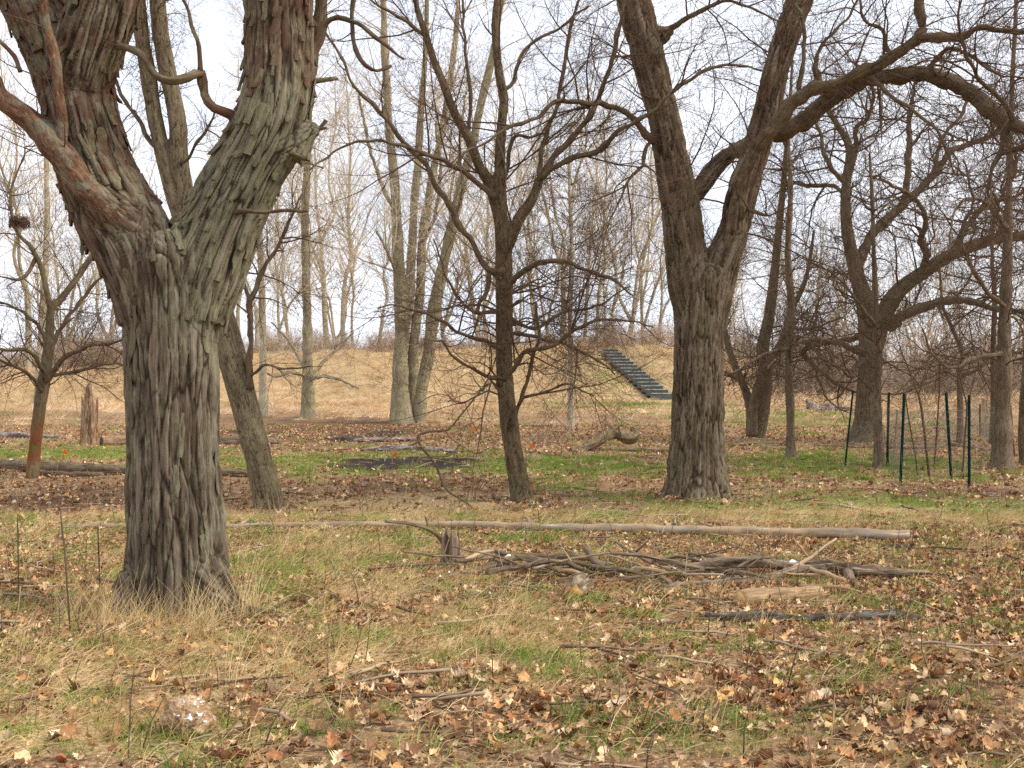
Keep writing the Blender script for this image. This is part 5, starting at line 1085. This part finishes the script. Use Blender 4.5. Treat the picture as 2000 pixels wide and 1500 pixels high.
log('fallen_branch', 'long mossy branch arching out of the heap to a pale tip', [(778, 1176, .016), (830, 1156, .026), (870, 1136, .03), (920, 1128, .034), (970, 1122, .032, .06), (1010, 1118, .03, .1), (1060, 1120, .03, .08), (1130, 1124, .03, .06), (1200, 1130, .03, .03), (1280, 1138, .028)], M_MOSSL, 'branch', G_, rough=.12, k=12, snow=3, side=[[(865, 1138, .02), (875, 1150, .016), (878, 1158, .01)]])
log('fallen_branch', 'dark mossy branch with a broken tip above the heap', [(968, 1112, .022, .14), (1000, 1114, .026, .1), (1060, 1116, .03, .09), (1120, 1112, .03, .08), (1165, 1112, .024, .06)], M_LOGB, 'branch', G_, rough=.12, k=10)
log('fallen_branch', 'stubby broken branch jutting up out of the heap', [(1143, 1120, .03, .18), (1166, 1126, .032, .1), (1210, 1134, .03, .02)], M_LOGR, 'branch', G_, k=10, jag=.4)
log('fallen_branch', 'low mossy branch trailing away from the jagged stump', [(722, 1136, .012), (760, 1130, .02), (800, 1124, .022), (850, 1120, .02), (915, 1114, .024)], M_MOSSL, 'branch', G_, k=10)
log('fallen_branch', 'bare twiggy branch lying over the heap', [(1165, 1086, .008, .04), (1215, 1110, .011, .06), (1260, 1126, .014, .06), (1310, 1148, .018, .02)], M_WOODG, 'branch', G_, k=8, side=[[(1215, 1112, .007, .05), (1250, 1104, .005, .06), (1290, 1100, .004, .05)], [(1240, 1120, .007, .05), (1210, 1132, .005, .04), (1180, 1128, .003, .08)], [(1260, 1130, .006, .05), (1320, 1124, .005, .08), (1350, 1118, .003, .1)]])
log('fallen_branch', 'pale bent root piece rising beside the mossy branch', [(896, 1130, .016), (908, 1122, .02, .08), (935, 1114, .018, .12), (985, 1108, .014, .14)], M_WOODG, 'branch', G_, k=9)
log('fallen_branch', 'grey weathered stick in grass right of the shaggy trunk'.replace(' right of', ' past'), [(585, 1132, .012), (625, 1126, .017), (682, 1130, .016)], M_WOODG, 'branch', k=8)
log('fallen_branch', 'brown stick behind the peeled pole', [(1340, 1022, .022), (1400, 1020, .026), (1460, 1024, .02)], M_LOGB, 'branch', k=8)
log('fallen_branch', 'thin forked branch resting near the shaggy trunk', [(48, 1110, .014), (90, 1092, .02), (130, 1078, .02), (200, 1066, .014)], M_LOGB, 'branch', k=8)
log('fallen_branch', 'curved dark stick poking out behind the shaggy trunk', [(186, 1136, .014, .03), (215, 1140, .018, .02), (250, 1144, .018)], M_LOGB, 'branch', k=8)
log('fallen_branch', 'short rotten branch lying among leaves below the heap', [(900, 1172, .024), (940, 1172, .028), (985, 1178, .022)], M_LOGR, 'branch', k=9, rough=.25, snow=1)

hs = random.Random(21)
for i in range(40):                                               # loose sticks tangled through the heap
    px, py = hs.gauss(1230, 230), hs.uniform(1116, 1152); L = hs.uniform(60, 210); a_ = hs.gauss(0, .12); r0 = hs.uniform(.006, .024); z0, z1 = hs.uniform(0, .12), hs.uniform(0, .16)
    dv = L / 150 * 14 * math.sin(hs.uniform(-1.2, 1.2)); z1 = z1 + (.16 if hs.random() < .25 else 0)
    sp = [(px - L * .5, py + dv, r0, z0), (px + hs.gauss(0, 5), py + hs.gauss(0, 4), r0 * .85, (z0 + z1) / 2 + hs.uniform(-.03, .05)), (px + L * .5, py - dv, r0 * .5, z1)]
    if hs.random() < .5: sp = [(2 * px - q[0], *q[1:]) for q in sp]
    log('dead_stick', 'thin weathered stick tangled in the heap of dead branches', sp, hs.choice([M_LOGR, M_LOGB, M_LOGR, M_MOSSL, M_LOGB, M_WOODG]), 'branch', 'loose sticks in the heap', k=7, rough=.1, side=[[(px, py, r0 * .6, (z0 + z1) / 2), (px + hs.uniform(-40, 40), py + hs.uniform(-8, 8), r0 * .3, z1 + .05)]])
def stump(name, label, px, py, h, r, mat, spires=(), seed=0, k=22, sq=1.):
    a = gpt(px, py); e = thing(name, label, 'stump', a); zs = np.linspace(-.06, 1, 9); V = []
    ang = np.arange(k) / k * 6.283; rs = np.random.default_rng(seed)
    topn = 1 + .16 * rs.normal(size=k)
    for s_, hh, w_ in spires: topn += hh * np.exp(-(np.angle(np.exp(1j * (ang - s_))) / w_) ** 2)
    for z in zs:
        rad = r * (1 + .45 * np.exp(-max(z, 0) * h / (r * .6)) * (.6 + .5 * np.cos(ang * 4 + seed)) - .12 * max(z, 0)); 
        for j in range(k): V.append([rad[j] * math.cos(ang[j]), rad[j] * math.sin(ang[j]) * sq, z * h * topn[j] if z > 0 else z])
    for f_ in (.82, .45):
        for j in range(k): V.append([r * .85 * f_ * math.cos(ang[j]), r * .85 * f_ * math.sin(ang[j]) * sq, h * (topn[j] * (.9 if f_ > .6 else .35) + (0 if f_ > .6 else .25) + .03 * rs.normal())])
    V.append([0, 0, h * .5]); V = np.array(V); V = V + a
    V[:, :2] += (.12 * r * np.stack([pn(V * 6), pn(V * 6 + 9)], 1)); n = 11
    q = [[i * k + j, i * k + (j + 1) % k, (i + 1) * k + (j + 1) % k, (i + 1) * k + j] for i in range(n - 1) for j in range(k)]; f = [[(n - 1) * k + j, (n - 1) * k + (j + 1) % k, n * k] for j in range(k)]
    bk = np.stack([V[:, 0] - a[0], V[:, 1] - a[1], V[:, 2] + seed], 1)
    child('bark', mesh_np('bark', V, [np.array(q), np.array(f)], mat, {'bk': bk}), e); return e, a
stump('broken_snag', 'tall broken rotten snag with two splintered spires', 176, 870, .95, .24, M_SNAG, ((4.9, .75, .55), (3.5, .45, .5)), 3, sq=.8)
stump('small_stump', 'small ragged reddish stump in the clearing', 1060, 866, .24, .14, M_SNAG, ((3.6, .5, .5), (6., .3, .4)), 5)
se, sa = stump('jagged_stump', 'jagged knee-high stump with a bent branch, at the end of the heap', 880, 1110, .30, .085, M_LOGR, ((5.3, .25, .7),), 7)
P_, R_ = catmull(np.array([up(872, 1090, 10.), up(864, 1058, 9.95), (up(842, 1036, 9.9)), up(800, 1023, 9.8), up(752, 1018, 9.7)]), np.array([.026, .022, .018, .016, .014]), .04); child('branch', log_mesh('branch', P_, R_, M_MOSSL, 9, .1)[0], se)
P_, R_ = catmull(np.array([up(838, 1036, 9.9), up(834, 1018, 9.9), up(830, 1008, 9.9)]), np.array([.014, .011, .007]), .03); child('branch', log_mesh('branch', P_, R_, M_MOSSL, 7, .1)[0], se)

# rotten wood chunk with snow, near the viewer
def chunk():
    import bmesh
    a = gpt(355, 1432); e = thing('rotten_wood_chunk', 'crumbling rotten wood chunk dusted with snow in the straw', 'wood chunk', a)
    bm = bmesh.new(); bmesh.ops.create_icosphere(bm, subdivisions=5, radius=1); V = np.array([v.co[:] for v in bm.verts]); Fc = np.array([[v.index for v in f.verts] for f in bm.faces]); bm.free()
    D = V.copy(); pit = np.clip(np.abs(pn(V * 7 + 2)) / .25, 0, 1); s = 1 + .30 * pn(V * 1.4) + .14 * pn(V * 3.5 + 7) - .16 * (1 - pit) * (D[:, 0] < .5)
    W_ = D * s[:, None] * np.array([.125, .11, .095]) + [0, 0, .075]; W_[:, 2] = np.maximum(W_[:, 2], -.02)
    c, s2 = math.cos(.35), math.sin(.35); W_[:, [0, 2]] = np.stack([W_[:, 0] * c + W_[:, 2] * s2, -W_[:, 0] * s2 + W_[:, 2] * c], 1)
    child('wood', mesh_np('wood', W_ + a, [Fc], M_SNAGC, {'bk': V * [.3, .3, .6]}), e)
    # snow lodged on the upper side
    top = (D[:, 2] > .30) & (D[:, 0] > -.45) & (pn(V * 4.2 + 40) + .8 * pn(V * 11 + 4) > .16); keep = top[Fc].all(1); use = np.unique(Fc[keep]); mp = -np.ones(len(V), int); mp[use] = np.arange(len(use))
    child('snow_patch', mesh_np('snow_patch', W_[use] + a + D[use] * .005, [mp[Fc[keep]]], M_SNOW), e)
M_SNAGC = bark_mat('crumbly_wood', srgb(130, 98, 70), srgb(196, 164, 126), srgb(230, 212, 182), None, (.5, .6), 12, .5, .4, .006)
chunk()
# snow in the fork of the big tree
for px, py, w_ in ((357, 432, .028), (312, 458, .03), (378, 468, .012), (330, 448, .014)):
    sx_, sy_ = 1000 + F * Vv[:, 0] / Vv[:, 1], 750 - F * (Vv[:, 2] - EYE) / Vv[:, 1]
    cost = np.hypot(sx_ - px, sy_ - py) + (Nv[:, 2] < .25) * 40 + (Nv[:, 1] > .2) * 60; i = cost.argmin(); c = Vv[i]
    near = np.where((np.linalg.norm((Vv - c) * [1, .7, 1.3], axis=1) < w_ * (1 + .5 * pn(Vv * 40))) & (Nv[:, 2] > -.1))[0]
    if len(near) < 8: continue
    n_ = 14; a_ = np.linspace(0, 6.283, n_, endpoint=False); nn = norm(Nv[near].mean(0)); t1 = norm(np.cross(nn, [0, 1, .1])); t2 = np.cross(nn, t1)
    rg = np.array([c + (t1 * math.cos(q) * 1.3 + t2 * math.sin(q) * .7) * w_ * (1 + .3 * rng.normal()) - nn * .006 for q in a_])
    mid = c + (rg - c) * .6 + nn * .006; V = np.vstack([c + nn * .010, mid, rg])
    child('snow_patch', mesh_np('snow_patch', V, [np.array([[0, 1 + k, 1 + (k + 1) % n_] for k in range(n_)]), np.array([[1 + k, 1 + n_ + k, 1 + n_ + (k + 1) % n_, 1 + (k + 1) % n_] for k in range(n_)])], M_SNOW), big)

# the broken branch hanging from the centre tree down to the litter
hb = thing('broken_branch', 'broken branch drooping from the slender dark tree down to the litter', 'branch', gpt(926, 994))
for nme, spec in (('stem', [(958, 733, 7, 14.9), (937, 765, 6.5, 14.7), (906, 803, 6.5, 14.6), (882, 833, 6.5, 14.5), (869, 841, 7, 14.5), (840, 843, 8, 14.5), (818, 850, 8, 14.5), (816, 860, 8, 14.5), (822, 872, 8, 14.45), (838, 891, 8, 14.4), (852, 911, 8, 14.4), (872, 956, 7.5, 14.4), (906, 978, 7, 14.45), (926, 994, 5, 14.5)]),
                  ('stub', [(819, 849, 10, 14.5), (817, 862, 9, 14.4), (806, 868, 6, 14.4), (798, 870, 3, 14.4)]), ('twig', [(869, 841, 4, 14.5), (885, 860, 4, 14.4), (930, 885, 3, 14.3), (958, 873, 2, 14.2)]), ('twig', [(895, 815, 4, 14.5), (900, 845, 3, 14.5), (905, 880, 2, 14.4)]), ('twig', [(840, 893, 3, 14.4), (880, 888, 3, 14.3), (905, 860, 2, 14.2)])):
    P_, R_ = catmull(np.array([up(a, b_, c) for a, b_, w_, c in spec]), np.array([w_ * .62 / 2 / F * c for a, b_, w_, c in spec]), .05); child(nme, log_mesh(nme, P_, R_, M_DARK, 8, .1)[0], hb)
# bird nest in the scraped tree
c = up(38, 432, 19.4); n = 170; d = norm(rng.normal(size=(n, 3))); a_ = rng.random(n) * 6.28; rad = .05 + .13 * rng.random(n); ss = np.linspace(-1.1, 1.1, 5)
Pn = np.stack([c + np.stack([np.cos(a_ + s) * rad, np.sin(a_ + s) * rad, rng.normal(size=n) * .045 - .02], 1) for s in ss], 1); Pn[:, :, 2] += .03 * rng.normal(size=(n, 5))
ne = thing('bird_nest', 'dark twig nest lodged in the scraped tree', 'nest', c); child('twigs', tube_mesh('twigs', [(Pn, np.full((n, 5), .004), 3, False)], M_TWIG), ne, kind='stuff')
# tall dry stalks near the viewer
def stalk(label, pts_):
    g = gpt(pts_[0][0], pts_[0][1]); Y = g[1]; P_, R_ = catmull(np.array([g - [0, 0, .03]] + [up(a, b_, Y) for a, b_, w_ in pts_[1:]]), np.array([w_ / 2 / F * Y for a, b_, w_ in pts_]), .03)
    e = thing('dry_stalk', label, 'stalk', g); child('stem', tube_mesh('stem', [(P_[None], R_[None], 5, True)], M_DARK), e)
    b1 = grow(as_par([(P_, R_)]), 4, .05, (30, 70), .1, .05, .002, 4, t0=.3, rmin=.0012)
    for q in range(4): child('twig', tube_mesh('twig', [(b1[0][q:q + 1], b1[1][q:q + 1], 4, True)], M_DARK), e)
stalk('tall dark leaning stalk with buds beside the shaggy trunk', [(139, 1240, 4.5), (133, 1170, 4), (127, 1080, 3.5), (122, 1040, 3.5), (118, 995, 2)])
stalk('thin straight brown stalk past the tall dark stalk', [(36, 1190, 3), (36, 1120, 2.6), (35, 1050, 3), (34, 1010, 2)])
stalk('thin stalk close to the shaggy trunk', [(195, 1190, 3), (194, 1120, 2.6), (192, 1060, 3), (191, 1030, 2)])
stalk('slim dead stalk near the rotten wood chunk', [(250, 1480, 3.4), (253, 1420, 3), (257, 1350, 2.6), (262, 1310, 2)])
